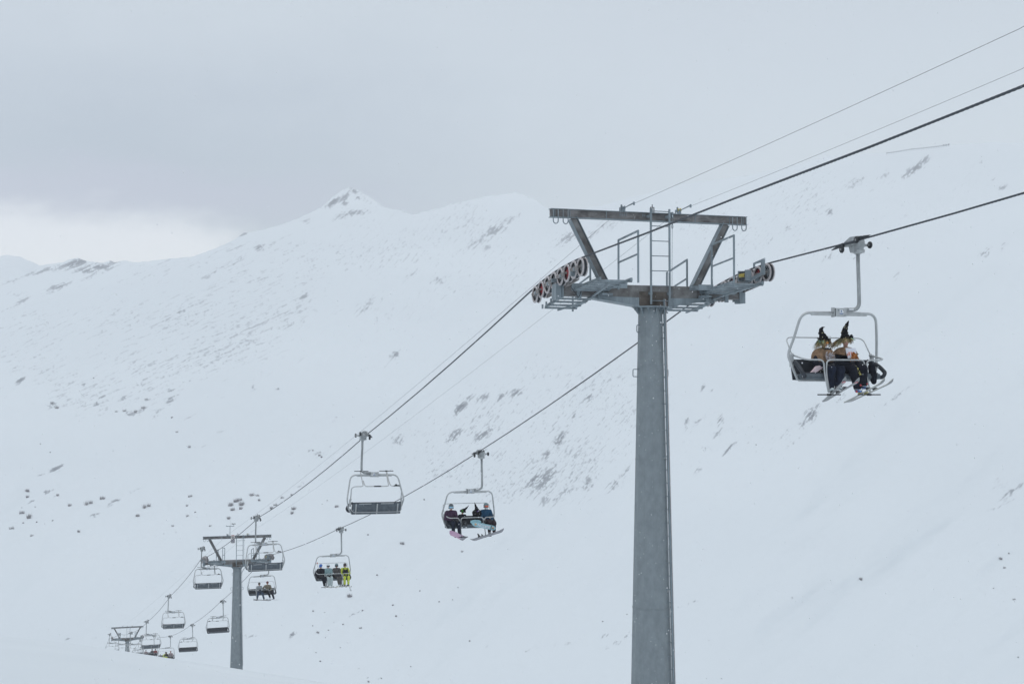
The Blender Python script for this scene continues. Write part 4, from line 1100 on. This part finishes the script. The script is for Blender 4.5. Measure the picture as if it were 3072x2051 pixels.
SKY=[(-2600,1050),(-1500,980),(-700,910),(-100,860),(0,842),(80,818),(160,797),(205,780),(235,773),(262,783),(310,789),(330,781),(345,788),(370,781),(405,787),(470,780),(575,770),(640,748),(706,718),(728,700),(785,690),(850,672),(902,652),(940,634),(967,621),(985,601),(1010,580),(1035,566),(1050,563),(1080,572),(1125,602),(1150,620),(1180,628),(1205,632),(1236,644),(1310,626),(1380,606),(1400,603),(1440,592),(1500,584),(1543,577),(1580,586),(1610,600),(1640,621),(1690,634),(1780,622),(1853,603),(1950,578),(2048,552),(2235,528),(2400,492),(2475,470),(2659,458),(2846,436),(2965,428),(3072,430),(3400,405),(3900,380),(4800,420),(5600,520)]
PATCH=[(1062,572,22,6,-28,.8),(1035,590,30,6,42,.8),(1000,606,30,8,38,.9),(1034,606,12,9,55,.85),(1075,592,10,8,0,.75),(1060,640,60,9,8,.75),(1025,655,45,8,15,.6),(1100,600,20,10,-35,.6),(920,664,12,8,0,.7),(730,700,18,6,20,.8),(780,742,18,8,15,.85),(815,735,18,6,15,.6),(700,745,60,12,20,.5),(850,765,120,14,22,.45),
(225,790,60,10,15,.9),(300,800,45,9,0,.85),(255,812,35,9,0,.8),(345,785,22,5,0,.8),(130,812,70,7,17,.7),(40,842,50,6,14,.6),(170,862,50,9,18,.75),(65,905,45,9,20,.7),(60,880,50,7,5,.55),(290,820,50,8,25,.6),(20,930,30,8,25,.6),
(600,785,50,8,20,.55),(700,790,70,9,25,.6),(640,820,60,9,25,.55),(540,938,22,5,22,.9),(580,860,80,10,25,.4),(330,990,60,8,20,.45),(300,1000,110,18,20,.35),(400,1010,60,9,22,.5),
(800,880,80,12,28,.45),(1000,790,60,12,28,.5),(910,890,26,8,30,.7),(925,825,28,7,20,.5),(1100,920,55,22,30,.68),(1130,745,26,8,30,.5),(1020,760,60,12,20,.3),
(1482,692,62,20,32,.85),(1430,727,38,16,25,.78),(1462,742,22,10,10,.7),(1526,662,46,13,30,.7),(1370,760,50,16,25,.5),(1316,841,36,11,5,.75),(1255,780,30,9,25,.55),(1235,825,30,7,30,.6),(1240,740,25,9,30,.5),(1560,640,50,14,20,.5),(1130,880,50,10,25,.3),
(1705,714,55,16,28,.85),(1774,706,30,10,30,.75),(1652,785,26,10,40,.6),(1830,672,60,14,15,.7),(1900,650,40,14,20,.5),(2060,692,46,10,5,.6),(1220,1080,60,16,35,.35),
(1185,1065,18,10,35,.9),(1155,1095,26,9,35,.55),(1382,1222,34,11,48,1.),(1408,1192,14,6,35,.85),(1451,1192,32,9,25,.85),(1504,1188,24,9,40,.9),(1548,1178,26,11,25,.92),(1430,1262,70,14,22,.62),(1452,1301,48,13,35,.88),(1364,1305,40,16,45,.88),(1194,1318,22,18,50,.8),(1238,1300,30,12,20,.55),(1285,1300,30,12,0,.5),(1347,1375,36,18,45,.5),(1285,1324,8,6,0,.7),(1495,1280,18,18,60,.6),(1530,1318,12,16,0,.6),(1540,1345,18,14,30,.5),
(1678,1318,32,11,58,1.),(1700,1290,20,8,60,.7),(1640,1365,18,9,55,.9),(1722,1249,20,9,60,.8),(1660,1280,36,5,50,.7),(1766,1192,17,11,40,.9),(1785,1185,14,9,40,.6),(1815,1250,10,7,45,.8),(1635,1436,70,26,48,.88),(1600,1440,40,8,50,.95),(1765,1449,26,16,45,.85),(1740,1420,130,60,45,.62),(1430,1270,130,60,40,.58),(1600,1400,90,50,45,.6),(1690,1480,80,18,40,.7),(1640,1488,50,12,60,.75),(1840,1455,36,14,42,.75),(1870,1420,50,7,45,.7),(1780,1490,50,8,20,.5),(1700,1360,60,24,45,.45),(1600,1490,30,9,0,.6),(1520,1150,30,10,0,.45),(1900,1270,30,8,50,.5),
(2432,1244,24,17,45,1.),(2410,1272,16,9,50,.85),(2452,1218,16,12,45,.7),(2109,1161,13,5,50,.9),(2136,1170,7,5,0,.7),(2161,1262,10,22,0,.85),(2062,1262,8,30,-8,.8),(2090,1268,40,7,38,.7),(2152,1302,16,7,60,.9),(2188,1345,34,4,47,.95),(2362,1297,20,12,35,.65),(2340,1315,40,5,5,.5),(2120,1340,12,5,45,.7),(2092,1412,14,4,42,.8),(2210,1420,22,10,45,.45),(2380,1328,34,3,40,.7),(2300,1350,26,6,10,.5),(2098,1385,8,6,0,.6),(2190,1290,30,12,45,.45),
(2528,1192,30,3,50,.75),(2514,1200,20,3,50,.6),(2690,1188,90,3,37,.75),(2750,1150,30,3,40,.6),(2640,1240,30,4,37,.5),(3030,1478,40,7,38,.85),(3000,1455,26,20,30,.6),(2990,1520,60,4,22,.7),(2960,1480,50,14,15,.4),(3062,1455,14,5,40,.8),
(2746,505,44,10,37,1.),(2775,481,22,7,42,.95),(2710,530,12,7,30,.85),(2571,544,40,12,20,.78),(2560,560,20,12,40,.7),(2654,531,24,9,25,.75),(2620,572,18,10,40,.55),(2489,636,12,9,30,.95),(2455,646,14,5,20,.6),(2432,568,12,5,30,.8),(2362,684,14,6,20,.85),(2378,700,10,8,0,.6),(2310,719,26,10,25,.6),(2330,660,7,5,0,.7),(2484,771,28,9,15,.75),(2525,755,14,6,45,.7),(2560,776,14,4,30,.7),(2955,758,26,10,40,.8),(3012,738,24,12,30,.6),(2940,770,10,9,0,.6),(3008,562,16,8,35,.85),(2942,483,7,9,0,.75),(2990,458,8,6,0,.6),(2978,538,7,5,30,.6),(2690,828,15,5,45,.7),(2670,820,8,4,0,.5),(2330,610,14,5,0,.4),(2100,600,14,8,30,.5),(2850,820,70,20,10,.3),(2920,770,60,30,10,.3),(2235,529,6,4,0,.7),(2130,950,8,3,40,.7),(2470,850,24,6,20,.4),(2257,870,8,4,30,.6),
(61,1140,17,6,30,1.),(40,1105,60,5,22,.6),(160,1215,22,8,20,.85),(180,1190,18,6,20,.75),(305,1192,14,5,25,.95),(288,1211,12,6,25,.95),(371,1194,22,6,30,.85),(423,1148,24,4,32,.9),(252,1155,9,4,40,.95),(510,1200,20,9,35,.85),(510,1172,16,6,10,.8),(393,1240,34,9,5,.82),(430,1226,9,5,10,.85),(440,1198,8,4,0,.85),(470,1240,26,9,38,.62),(571,1253,20,9,40,.65),(535,1180,20,8,50,.6),(406,1131,40,12,28,.4),(290,1130,100,30,28,.36),(180,1150,80,14,28,.4),(570,1146,8,5,40,.8),(759,1166,12,7,45,.75),(834,1166,4,5,0,.9),(611,1340,15,6,38,.6),(640,1310,60,4,37,.5),(1003,1257,16,5,45,.7),(975,1290,26,3,50,.5),(960,1358,30,8,20,.78),(930,1352,12,7,45,.6),(680,1130,26,10,10,.4),(990,1340,12,5,35,.6),(900,1080,90,4,45,.4),(980,1035,30,3,45,.4),
(166,1406,20,5,22,.98),(182,1398,14,4,15,.9),(122,1423,18,4,15,.85),(137,1476,7,4,30,.95),(155,1470,14,3,22,.8),(175,1458,14,4,40,.7),(98,1500,14,4,28,.8),(349,1500,14,4,22,.95),(335,1510,14,3,30,.85),(284,1543,14,4,28,.85),(310,1527,10,3,28,.7),(400,1472,26,2.5,30,.75),(370,1488,22,2,28,.5),(172,1486,9,6,0,.6),
(1015,1450,10,5,0,.5),(990,1480,10,3,0,.6),(905,1450,30,3,45,.6),(860,1530,30,3,30,.35),(1210,1465,20,5,40,.5),(1180,1405,50,3,40,.55),(1270,1180,16,4,0,.4),
(1063,1841,16,2.5,20,.85),(1085,1833,8,3,25,.8),(1880,1900,20,5,20,.55),(1812,1905,16,5,20,.75),(1850,1925,14,6,10,.7),(1880,1910,16,6,30,.7),(1710,1928,24,5,5,.6),(1640,1935,90,3,5,.45),(1600,1945,60,3,8,.5),(1820,1940,12,6,20,.65),(1780,1990,30,8,30,.35),(2080,1805,14,3,10,.7),(2200,1740,40,3,5,.3),(2580,1737,12,5,0,.6),(2075,1806,16,2,15,.7),(2040,1818,12,2,15,.7),(2095,1872,16,2,10,.5),(2920,1632,20,5,10,.5),(2890,1815,14,2,10,.5),(3000,1600,18,3,10,.5),(1500,1945,16,3,5,.35),(1395,1940,10,3,0,.5),(1460,1939,8,3,0,.6),
(200,1915,16,2.5,5,.8),(285,1914,14,2.5,10,.7),(300,1913,16,2,0,.6),(735,1906,9,4,0,.7),(760,1908,12,4,0,.7),(875,1903,16,6,38,.9),(890,1890,10,5,40,.8),(645,1840,6,8,50,.6),(1075,2005,12,2,0,.7),(1105,2030,8,3,0,.7),(1140,2033,8,2.5,0,.8)]
def rockiness(x,y):
    d=.0
    for cx,cy,a,b,an_,s in PATCH:
        dx,dy=x-cx,y-cy
        if abs(dx)>a*2.2 +b*2.2 or abs(dy)>a*2.2+b*2.2: continue
        c_,s_=math.cos(rad(an_)),math.sin(rad(an_)); u=(dx*c_-dy*s_)/(a*1.15+3); v=(dx*s_+dy*c_)/(b*1.2+3)
        q=u*u+v*v
        if q<3.2: d=max(d,s*math.exp(-q*.8)*(1.42 if y<900 and x<1250 else 1.2))
    # faint wind streaks over the left shoulder
    def zone(cx,cy,rx,ry,tilt,st):
        v=((x-cx)/rx)**2+((y-cy+tilt*(x-cx))/ry)**2
        return st*min(1,1.7*math.exp(-v))
    lf=noise.noise(V((x*.006,y*.011,3)))*.22+noise.noise(V((x*.002,y*.003,8)))*.16
    g=max(zone(520,960,620,230,.25,.56),zone(1150,820,620,210,.15,.51),zone(1600,1300,440,230,.1,.56),zone(2450,660,500,160,.1,.42),zone(2300,1250,420,180,.3,.36))+lf
    g=max(g,.24)
    return max(d,g)
def skyl(x):
    j=(3.*noise.noise(V((x*.05,3,0)))+3.*noise.noise(V((x*.17,9,0))))*(1 if x<1700 else .5)
    return lerp(SKY,x)+j
cols=[-2600+i*60 for i in range(0,40)]; x=-200
while cols[-1]<-200: cols.append(cols[-1]+60)
cols=[c for c in cols if c<-200]; 
while x<3300: cols.append(x); x+=7
while x<5600: cols.append(x); x+=60
NR=260; vs=[];uvs=[];rk=[]
for cx in cols:
    sy=skyl(cx); e1=(1177-sum(lerp(SKY,cx+q) for q in range(-320,321,40))/17)/F
    yc=1500+140*noise.noise(V((cx*.0011,5,1)))+ (0 if cx<1650 else 0)
    y0=450.; z0=-113.; g=(yc*e1-z0)/(yc-y0)
    vs.append(at(cx,2250,y0)-V((0,0,150))); uvs.append((cx/1000,-2.4)); rk.append(0)
    for j in range(NR):
        t=j/(NR-1); y=2250+(sy-2250)*t
        e=(1177-y)/F
        YY=(z0-g*y0)/(e-g) if abs(e-g)>1e-6 else yc
        # gullies and shoulders: only distance varies
        a_,b_=(cx*.80-y*.60)/1000,(cx*.60+y*.80)/1000
        d=noise.noise(V((a_*2.2,b_*6.5,0)))*20+noise.noise(V((a_*7,b_*18,4)))*5+noise.noise(V((a_*16,b_*50,2)))*1.5+noise.noise(V((cx*.0016,y*.0016,9)))*26
        d*=min(1,t*3)*(.35+.65*min(1,(1-t)*8))
        YY=YY+d*(YY/1000)
        vs.append(at(cx,y,YY)); uvs.append((cx/1000,-y/1000)); rk.append(rockiness(cx,y) if -250<cx<3350 else .2)
    p=vs[-1]; 
    for q in (1,2,3): vs.append(p+V((p.x*.05*q,90*q,-26*q*q*.6-6*q))); uvs.append((cx/1000,-(sy-20*q)/1000)); rk.append(.2)
H_=NR+4; fs=[]
for i in range(len(cols)-1):
    for j in range(H_-1): a=i*H_+j; fs.append((a,a+H_,a+H_+1,a+1))
me=bpy.data.meshes.new('mountain'); me.from_pydata([tuple(v) for v in vs],[],fs); me.materials.append(M['snow_mountain'])
for p in me.polygons: p.use_smooth=True
at_=me.attributes.new('rockiness','FLOAT','POINT'); at_.data.foreach_set('value',rk)
ul=me.uv_layers.new(name='UVMap')
flat=[]
for lp in me.loops: flat+=list(uvs[lp.vertex_index])
ul.data.foreach_set('uv',flat); me.update()
o=bpy.data.objects.new('mountain',me); COL.objects.link(o); tag(o,kind='structure')
MCOLS,MNR,MVS=cols,H_,vs
def mtn(px,py):
    """point on the mountain surface under a photograph pixel"""
    import bisect
    i=min(max(bisect.bisect(MCOLS,px)-1,0),len(MCOLS)-2); u=(px-MCOLS[i])/(MCOLS[i+1]-MCOLS[i])
    sy=skyl(MCOLS[i]); t=(2250-py)/(2250-sy)*(NR-1); j=int(min(max(t,0),NR-2)); f=t-j
    def P_(ii,jj): return MVS[ii*MNR+1+jj]
    a=P_(i,j).lerp(P_(i,j+1),f); b=P_(i+1,j).lerp(P_(i+1,j+1),f); return a.lerp(b,u)
# far range behind the left shoulder
FAR=[(-900,800),(-300,765),(-120,758),(-30,775),(20,764),(60,772),(95,786),(130,800),(165,786),(200,792),(250,806),(320,840),(500,880)]
vs=[];fs=[]
for i in range(0,71):
    x=-900+20*i; y=lerp(FAR,x)+5*noise.noise(V((x*.04,1,1)))
    for k,(dy,Y) in enumerate(((150,2050),(60,2200),(20,2300),(0,2360),(25,2450))): vs.append(at(x,y+dy+4*noise.noise(V((x*.05,k*3.1,2))),Y+60*noise.noise(V((x*.01,k,7)))))
for i in range(70):
    for j in range(4): a=i*5+j; fs.append((a,a+5,a+6,a+1))
me=bpy.data.meshes.new('far_hills'); me.from_pydata([tuple(v) for v in vs],[],fs); me.materials.append(M['snow'])
for p in me.polygons: p.use_smooth=True
o=bpy.data.objects.new('far_hills',me); COL.objects.link(o); tag(o,kind='structure')

# snow fence on the right skyline
mb=MB(); prev=None
for i in range(26):
    px=2659+187*i/25; py=lerp([(2659,459),(2690,455),(2735,447),(2780,443),(2846,435)],px)
    p=at(px,py+.5,1440); 
    h=1.2 if px<2830 else 2.4
    mb.box(p+V((0,0,-.8)),(.18,.18,3.0))
    if prev is not None:
        for dz in (-.3,.3): mb.bar(prev+V((0,0,dz)),p+V((0,0,dz)),.1,.38)
    if px>2825: mb.box(p+V((0,0,.6)),(1.6,.2,1.6))
    prev=p
tag(mb.build('snow_fence','fence_grey'),'long low snow fence along the faint skyline at the upper right','fence')

# ------------------------------------------------------------------ shrubs and boulders on the slope
def shrub_proto(seed,wid,hgt,n):
    rr=random.Random(seed); mb=MB()
    for c in range(rr.randint(3,5)):
        cx,cy=rr.uniform(-.5,.5)*wid,rr.uniform(-.35,.35)*wid; w=rr.uniform(.25,.5)*wid
        for i in range(n):
            a=rr.uniform(0,2*math.pi); L=rr.uniform(.4,1.)*hgt
            b=V((cx+rr.gauss(0,.25)*w,cy+rr.gauss(0,.25)*w,-.3)); d=V((math.cos(a)*.75,math.sin(a)*.75,rr.uniform(.5,1.2))).normalized()
            t1=b+d*L*.6; t2=t1+(d+V((rr.uniform(-.5,.5),rr.uniform(-.5,.5),.2))).normalized()*L*.5
            s=V((rr.uniform(-1,1),rr.uniform(-1,1),rr.uniform(-.3,.3))).normalized()*rr.uniform(.02,.05)
            mb.add([b-s,b+s,t1+s*.7,t1-s*.7,t2],[(0,1,2,3),(3,2,4)])
    return mb.build('shrub','twig',None,merge=False)
sh_meshes=[]
for sd,w,h,n in ((1,2.6,1.1,90),(2,3.2,1.2,110),(3,1.8,1.0,70),(4,4.2,1.3,130)):
    o=shrub_proto(sd,w,h,n); sh_meshes.append(o)
c1=lambda x,y:(x/2.292,1000+y/2.292)
c6=lambda x,y:(900+x/2.294,1600+y/2.294)
c7=lambda x,y:(2000+x/2.191,1400+y/2.191)
SHR=[(c1(150,1240),0,1.),(c1(212,1265),1,1.1),(c1(190,1085),0,.9),(c1(188,1125),2,.9),(c1(600,1170),1,1.1),(c1(703,1138),0,1.),(c1(478,1185),2,1.),(c1(1000,1192),1,1.05),(c1(945,1255),0,.8),(c1(1310,1122),2,.9),(c1(1285,1185),2,.7),(c1(540,1362),2,.8),(c1(82,1345),2,1.),(c1(218,1392),2,.7),(c1(395,1115),2,.8),(c1(1187,1325),2,.7),
(c1(1590,1185),0,1.1),(c1(1625,1160),0,1.1),(c1(1665,1180),0,1.2),(c1(1650,1150),2,1.1),(c1(1600,1215),0,.9),(c1(1655,1210),2,1.),(c1(1720,1118),3,.75),(c1(1770,1118),2,.8),(c1(1780,1148),2,.8),(c1(1865,1205),0,.8),(c1(1895,1183),2,.9),(c1(1940,1133),2,.8),(c1(2018,1210),0,1.),(c1(2010,1240),2,1.),(c1(2005,1112),2,.6),(c1(2315,1198),0,.8),(c1(1575,1275),0,.8),(c1(2195,840),2,.7),(c1(2210,853),2,.6),(c1(2150,808),2,.5),(c1(1303,782),2,.8),(c1(1218,680),2,.6),(c1(985,516),2,.9),(c1(935,540),0,.7),(c1(858,535),2,.8),(c1(1006,455),2,.7),(c1(800,540),2,.6),(c1(358,487),2,.9),(c1(390,518),0,.8),(c1(1183,580),2,.6),(c1(1290,1255),2,.7),(c1(1445,1325),2,.6),
(c6(342,432),0,1.),(c6(702,72),0,.9),(c6(1115,125),2,.6),(c6(660,568),2,.6),(c6(418,650),2,.6),(c6(122,683),2,.7),(c6(470,1018),2,.6),(c6(640,490),2,.5),(c6(90,535),2,.5),
(c7(2195,605),0,.7),(c7(2220,663),2,.6),(c7(2250,568),2,.5),(c7(1275,738),0,.7),(c7(2285,872),2,.6)]
sh_used=[False]*4
for (px,py),k,s in SHR:
    src=sh_meshes[k]
    if not sh_used[k]: o=src; sh_used[k]=True
    else: o=src.copy(); COL.objects.link(o)
    p=mtn(px,py); o.location=p; o.rotation_euler=(0,0,R.uniform(0,6.28)); o.scale=(s*1.15*p.y/700,s*1.15*p.y/700,s*2.9*p.y/700)
    lb='bare grey purple shrub poking out of the snow on the lower slope'
    if (px,py)==c6(342,432): lb='lone soft grey shrub just below the chair of four riders'
    elif (px,py)==c6(702,72): lb='grey shrub on the slope below the chair with the light blue snowboard'
    elif 1550<(px*2.292)<1700 and 1140<(py-1000)*2.292<1230: lb='bare shrub in the dense clump above the second tower'
    tag(o,lb,'shrub','bare shrubs on the snow slope')
def boulder(seed):
    bm=bmesh.new(); bmesh.ops.create_icosphere(bm,subdivisions=2,radius=.5)
    for v in bm.verts: v.co*=1+.35*noise.noise(v.co*2.3+V((seed*7,0,0))); v.co.z*=.75
    me=bpy.data.meshes.new('boulder'); bm.to_mesh(me); bm.free(); me.materials.append(M['rock'])
    o=bpy.data.objects.new('boulder',me); COL.objects.link(o); return o
bd=[boulder(i) for i in range(3)]; bu=[0]*3
BL=[c6(957,470),c6(1050,455),c6(640,490),c6(430,525),c6(296,625),c6(196,665),c6(168,545),c6(825,396),c6(1087,372),c6(762,914),c6(1167,740),c6(110,820),c6(140,878),c6(175,716),c6(560,995),c6(87,635),c6(530,285),c6(1555,810),c6(2083,606),c6(2250,556),c6(2092,985),c6(233,613),c6(278,785),
c7(457,806),c7(275,855),c7(893,888),c7(262,1389),c7(2310,1250),c7(2095,840),c7(75,921),c7(1462,161),c7(1952,270),c7(360,1390),c7(2148,797),c7(278,1140),c7(825,860),
c1(252,1297),c1(362,1287),c1(778,808),c1(140,922),c1(150,1200),c1(242,1196),c1(160,1303),c1(1912,382),c1(345,818),c1(278,762),c1(65,195),c1(644,307),c1(1127,1376),c1(1342,1230),c1(2250,1155),c1(2215,1178),
(1024+570/2.292,1000+1143/2.292),(1024+183/2.292,1000+1383/2.292),(1024+1436/2.292,1000+292/2.292),(1024+1380/2.292,1000+252/2.292),(2048+1885/2.292,1000+767/2.292),(2048+505/2.292,1000+767/2.292)]
for i,(px,py) in enumerate(BL):
    k=i%3
    if not bu[k]: o=bd[k]; bu[k]=1
    else: o=bd[k].copy(); COL.objects.link(o)
    p=mtn(px,py); o.location=p+V((0,0,.1)); s=R.uniform(.25,.85)*p.y/620*(.75 if px>1500 else 1); o.scale=(s*1.1,s,s*R.uniform(.9,1.3)); o.rotation_euler=(0,0,R.uniform(0,6))
    tag(o,'small dark boulder sticking out of the snow on the slope','boulder','boulders on the snow slope')
# dots on the valley floor at the left, beyond the ridge
for px,py in ((121,1904),(197,1893)): 
    pass

# ------------------------------------------------------------------ falling snow
rr=random.Random(11); vs=[];fs=[]
for i in range(15000):
    Y=rr.uniform(7,75)**1.0; X=rr.uniform(-.42,.42)*Y; Z=rr.uniform(-.26,.30)*Y; s=rr.uniform(.0014,.0040)*(1+Y/50)
    c=V((X,Y,Z)); o=len(vs)
    vs+=[c+V(q)*s for q in ((1,0,0),(-1,0,0),(0,1,0),(0,-1,0),(0,0,1.3),(0,0,-1.3))]
    for a,b,c_ in ((0,2,4),(2,1,4),(1,3,4),(3,0,4),(2,0,5),(1,2,5),(3,1,5),(0,3,5)): fs.append((o+a,o+b,o+c_))
me=bpy.data.meshes.new('falling_snow'); me.from_pydata([tuple(v) for v in vs],[],fs); me.materials.append(M['flake'])
for p in me.polygons: p.use_smooth=True
o=bpy.data.objects.new('falling_snow',me); COL.objects.link(o); tag(o,'fine snowflakes drifting in the air around the lift','snow',kind='stuff')

# ------------------------------------------------------------------ haze
HAZE=3.3e-4
mb=MB(); mb.box((0,1150,-180),(5200,2900,1180)); hz=mb.build('haze')
hm=bpy.data.materials.new('haze_air'); hm.use_nodes=True; n=hm.node_tree.nodes; l=hm.node_tree.links
n.remove(n['Principled BSDF']); pv=n.new('ShaderNodeVolumePrincipled'); pv.inputs['Color'].default_value=(.955,.972,1,1); pv.inputs['Density'].default_value=HAZE
pv.inputs['Anisotropy'].default_value=.0; l.new(pv.outputs[0],n['Material Output'].inputs['Volume']); hz.data.materials.append(hm)
tag(hz,'pale even haze in the winter air','haze',kind='stuff')

# ------------------------------------------------------------------ sky and light
w=bpy.data.worlds.new('World'); scene.world=w; w.use_nodes=True; n=w.node_tree.nodes; l=w.node_tree.links
bg=n['Background']; outw=n['World Output']
SUN_EL,SUN_AZ=rad(80),rad(215)      # azimuth clockwise from +Y: behind the camera, to the left
sky=n.new('ShaderNodeTexSky'); sky.sky_type='NISHITA'; sky.sun_disc=False; sky.sun_elevation=SUN_EL; sky.sun_rotation=SUN_AZ
l.new(sky.outputs[0],bg.inputs[0]); bg.inputs[1].default_value=.05
tc=n.new('ShaderNodeTexCoord'); sp=n.new('ShaderNodeSeparateXYZ'); l.new(tc.outputs['Generated'],sp.inputs[0])
def mth(op,a,b=0.,clamp=False):
    q=n.new('ShaderNodeMath'); q.operation=op; q.use_clamp=clamp
    for i,x in enumerate((a,b)):
        if isinstance(x,(int,float)): q.inputs[i].default_value=x
        else: l.new(x,q.inputs[i])
    return q.outputs[0]
def wnoise(scale,sq,det,seed):
    mp=n.new('ShaderNodeMapping'); mp.inputs['Scale'].default_value=(1,1,sq); mp.inputs['Location'].default_value=(seed,seed,seed); l.new(tc.outputs['Generated'],mp.inputs[0])
    t=n.new('ShaderNodeTexNoise'); t.inputs['Scale'].default_value=scale; t.inputs['Detail'].default_value=det; t.inputs['Roughness'].default_value=.55; l.new(mp.outputs[0],t.inputs['Vector']); return t.outputs['Fac']
nA=wnoise(9,2.2,6,1.3); nB=wnoise(3.2,2.0,5,4.1); nC=wnoise(26,1.6,6,2.2)
dxw=mth('ADD',sp.outputs[0],mth('MULTIPLY',mth('SUBTRACT',nA,.5),.09)); dzw=mth('ADD',sp.outputs[2],mth('ADD',mth('MULTIPLY',mth('SUBTRACT',nA,.5),.05),mth('MULTIPLY',mth('SUBTRACT',nC,.5),.018)))
def blob(cx,cz,rx,rz,inner,outer):
    a=mth('DIVIDE',mth('SUBTRACT',dxw,cx),rx); b=mth('DIVIDE',mth('SUBTRACT',dzw,cz),rz)
    d=mth('SQRT',mth('ADD',mth('MULTIPLY',a,a),mth('MULTIPLY',b,b)))
    mr=n.new('ShaderNodeMapRange'); mr.interpolation_type='SMOOTHSTEP'; l.new(d,mr.inputs[0]); mr.inputs[1].default_value=outer; mr.inputs[2].default_value=inner; mr.inputs[3].default_value=0; mr.inputs[4].default_value=1
    return mr.outputs[0]
def mixc(f,a,b):
    q=n.new('ShaderNodeMixRGB'); 
    if isinstance(f,(int,float)): q.inputs[0].default_value=f
    else: l.new(f,q.inputs[0])
    for i,x in ((1,a),(2,b)):
        if isinstance(x,tuple): q.inputs[i].default_value=x+(1,)
        else: l.new(x,q.inputs[i])
    return q.outputs[0]
CL_BASE=(.566,.595,.58); CL_BASE2=(.536,.552,.554); CL_DARK=(.275,.292,.318); CL_PINK=(.365,.32,.395); CL_BRIGHT=(.82,.78,.765)
base=mixc(nB,CL_BASE2,CL_BASE)
c=mixc(mth('MULTIPLY',blob(-.25,.135,.42,.125,.0,1.1),1.),base,CL_DARK)
c=mixc(mth('MULTIPLY',blob(-.30,.132,.26,.026,.2,1.2),.75),c,CL_PINK)
c=mixc(blob(-.34,.086,.20,.043,.50,1.15),c,CL_BRIGHT)
zen=mth('ADD',mth('MULTIPLY',mth('MAXIMUM',mth('SUBTRACT',sp.outputs[2],.3),0.),.25),1.)
vm=n.new('ShaderNodeVectorMath'); vm.operation='SCALE'; l.new(c,vm.inputs[0]); l.new(zen,vm.inputs['Scale'])
bg2=n.new('ShaderNodeBackground'); l.new(vm.outputs[0],bg2.inputs[0]); bg2.inputs[1].default_value=.93
ad=n.new('ShaderNodeAddShader'); l.new(bg.outputs[0],ad.inputs[0]); l.new(bg2.outputs[0],ad.inputs[1]); l.new(ad.outputs[0],outw.inputs[0])
sl=bpy.data.lights.new('sun','SUN'); sl.energy=.7; sl.angle=rad(40); sl.color=(1,.965,.92)
so=bpy.data.objects.new('sun',sl); COL.objects.link(so)
sd=V((math.sin(SUN_AZ)*math.cos(SUN_EL),math.cos(SUN_AZ)*math.cos(SUN_EL),math.sin(SUN_EL)))
so.rotation_euler=(-sd).to_track_quat('-Z','Y').to_euler(); so.location=(0,0,60)

cam=bpy.data.cameras.new('camera'); cam.lens=50; cam.sensor_width=36; cam.clip_end=20000; cam.clip_start=.1
co=bpy.data.objects.new('camera',cam); COL.objects.link(co); co.location=(0,0,0); co.rotation_euler=(math.pi/2+PITCH,0,0)
scene.camera=co
scene.view_settings.view_transform='Standard'; scene.view_settings.look='None'; scene.view_settings.exposure=-.07; scene.view_settings.gamma=1
cy=scene.cycles
cy.use_denoising=True
try: cy.denoiser='OPENIMAGEDENOISE'
except Exception: pass
cy.volume_bounces=3; cy.max_bounces=8; cy.diffuse_bounces=4
cy.sample_clamp_indirect=8
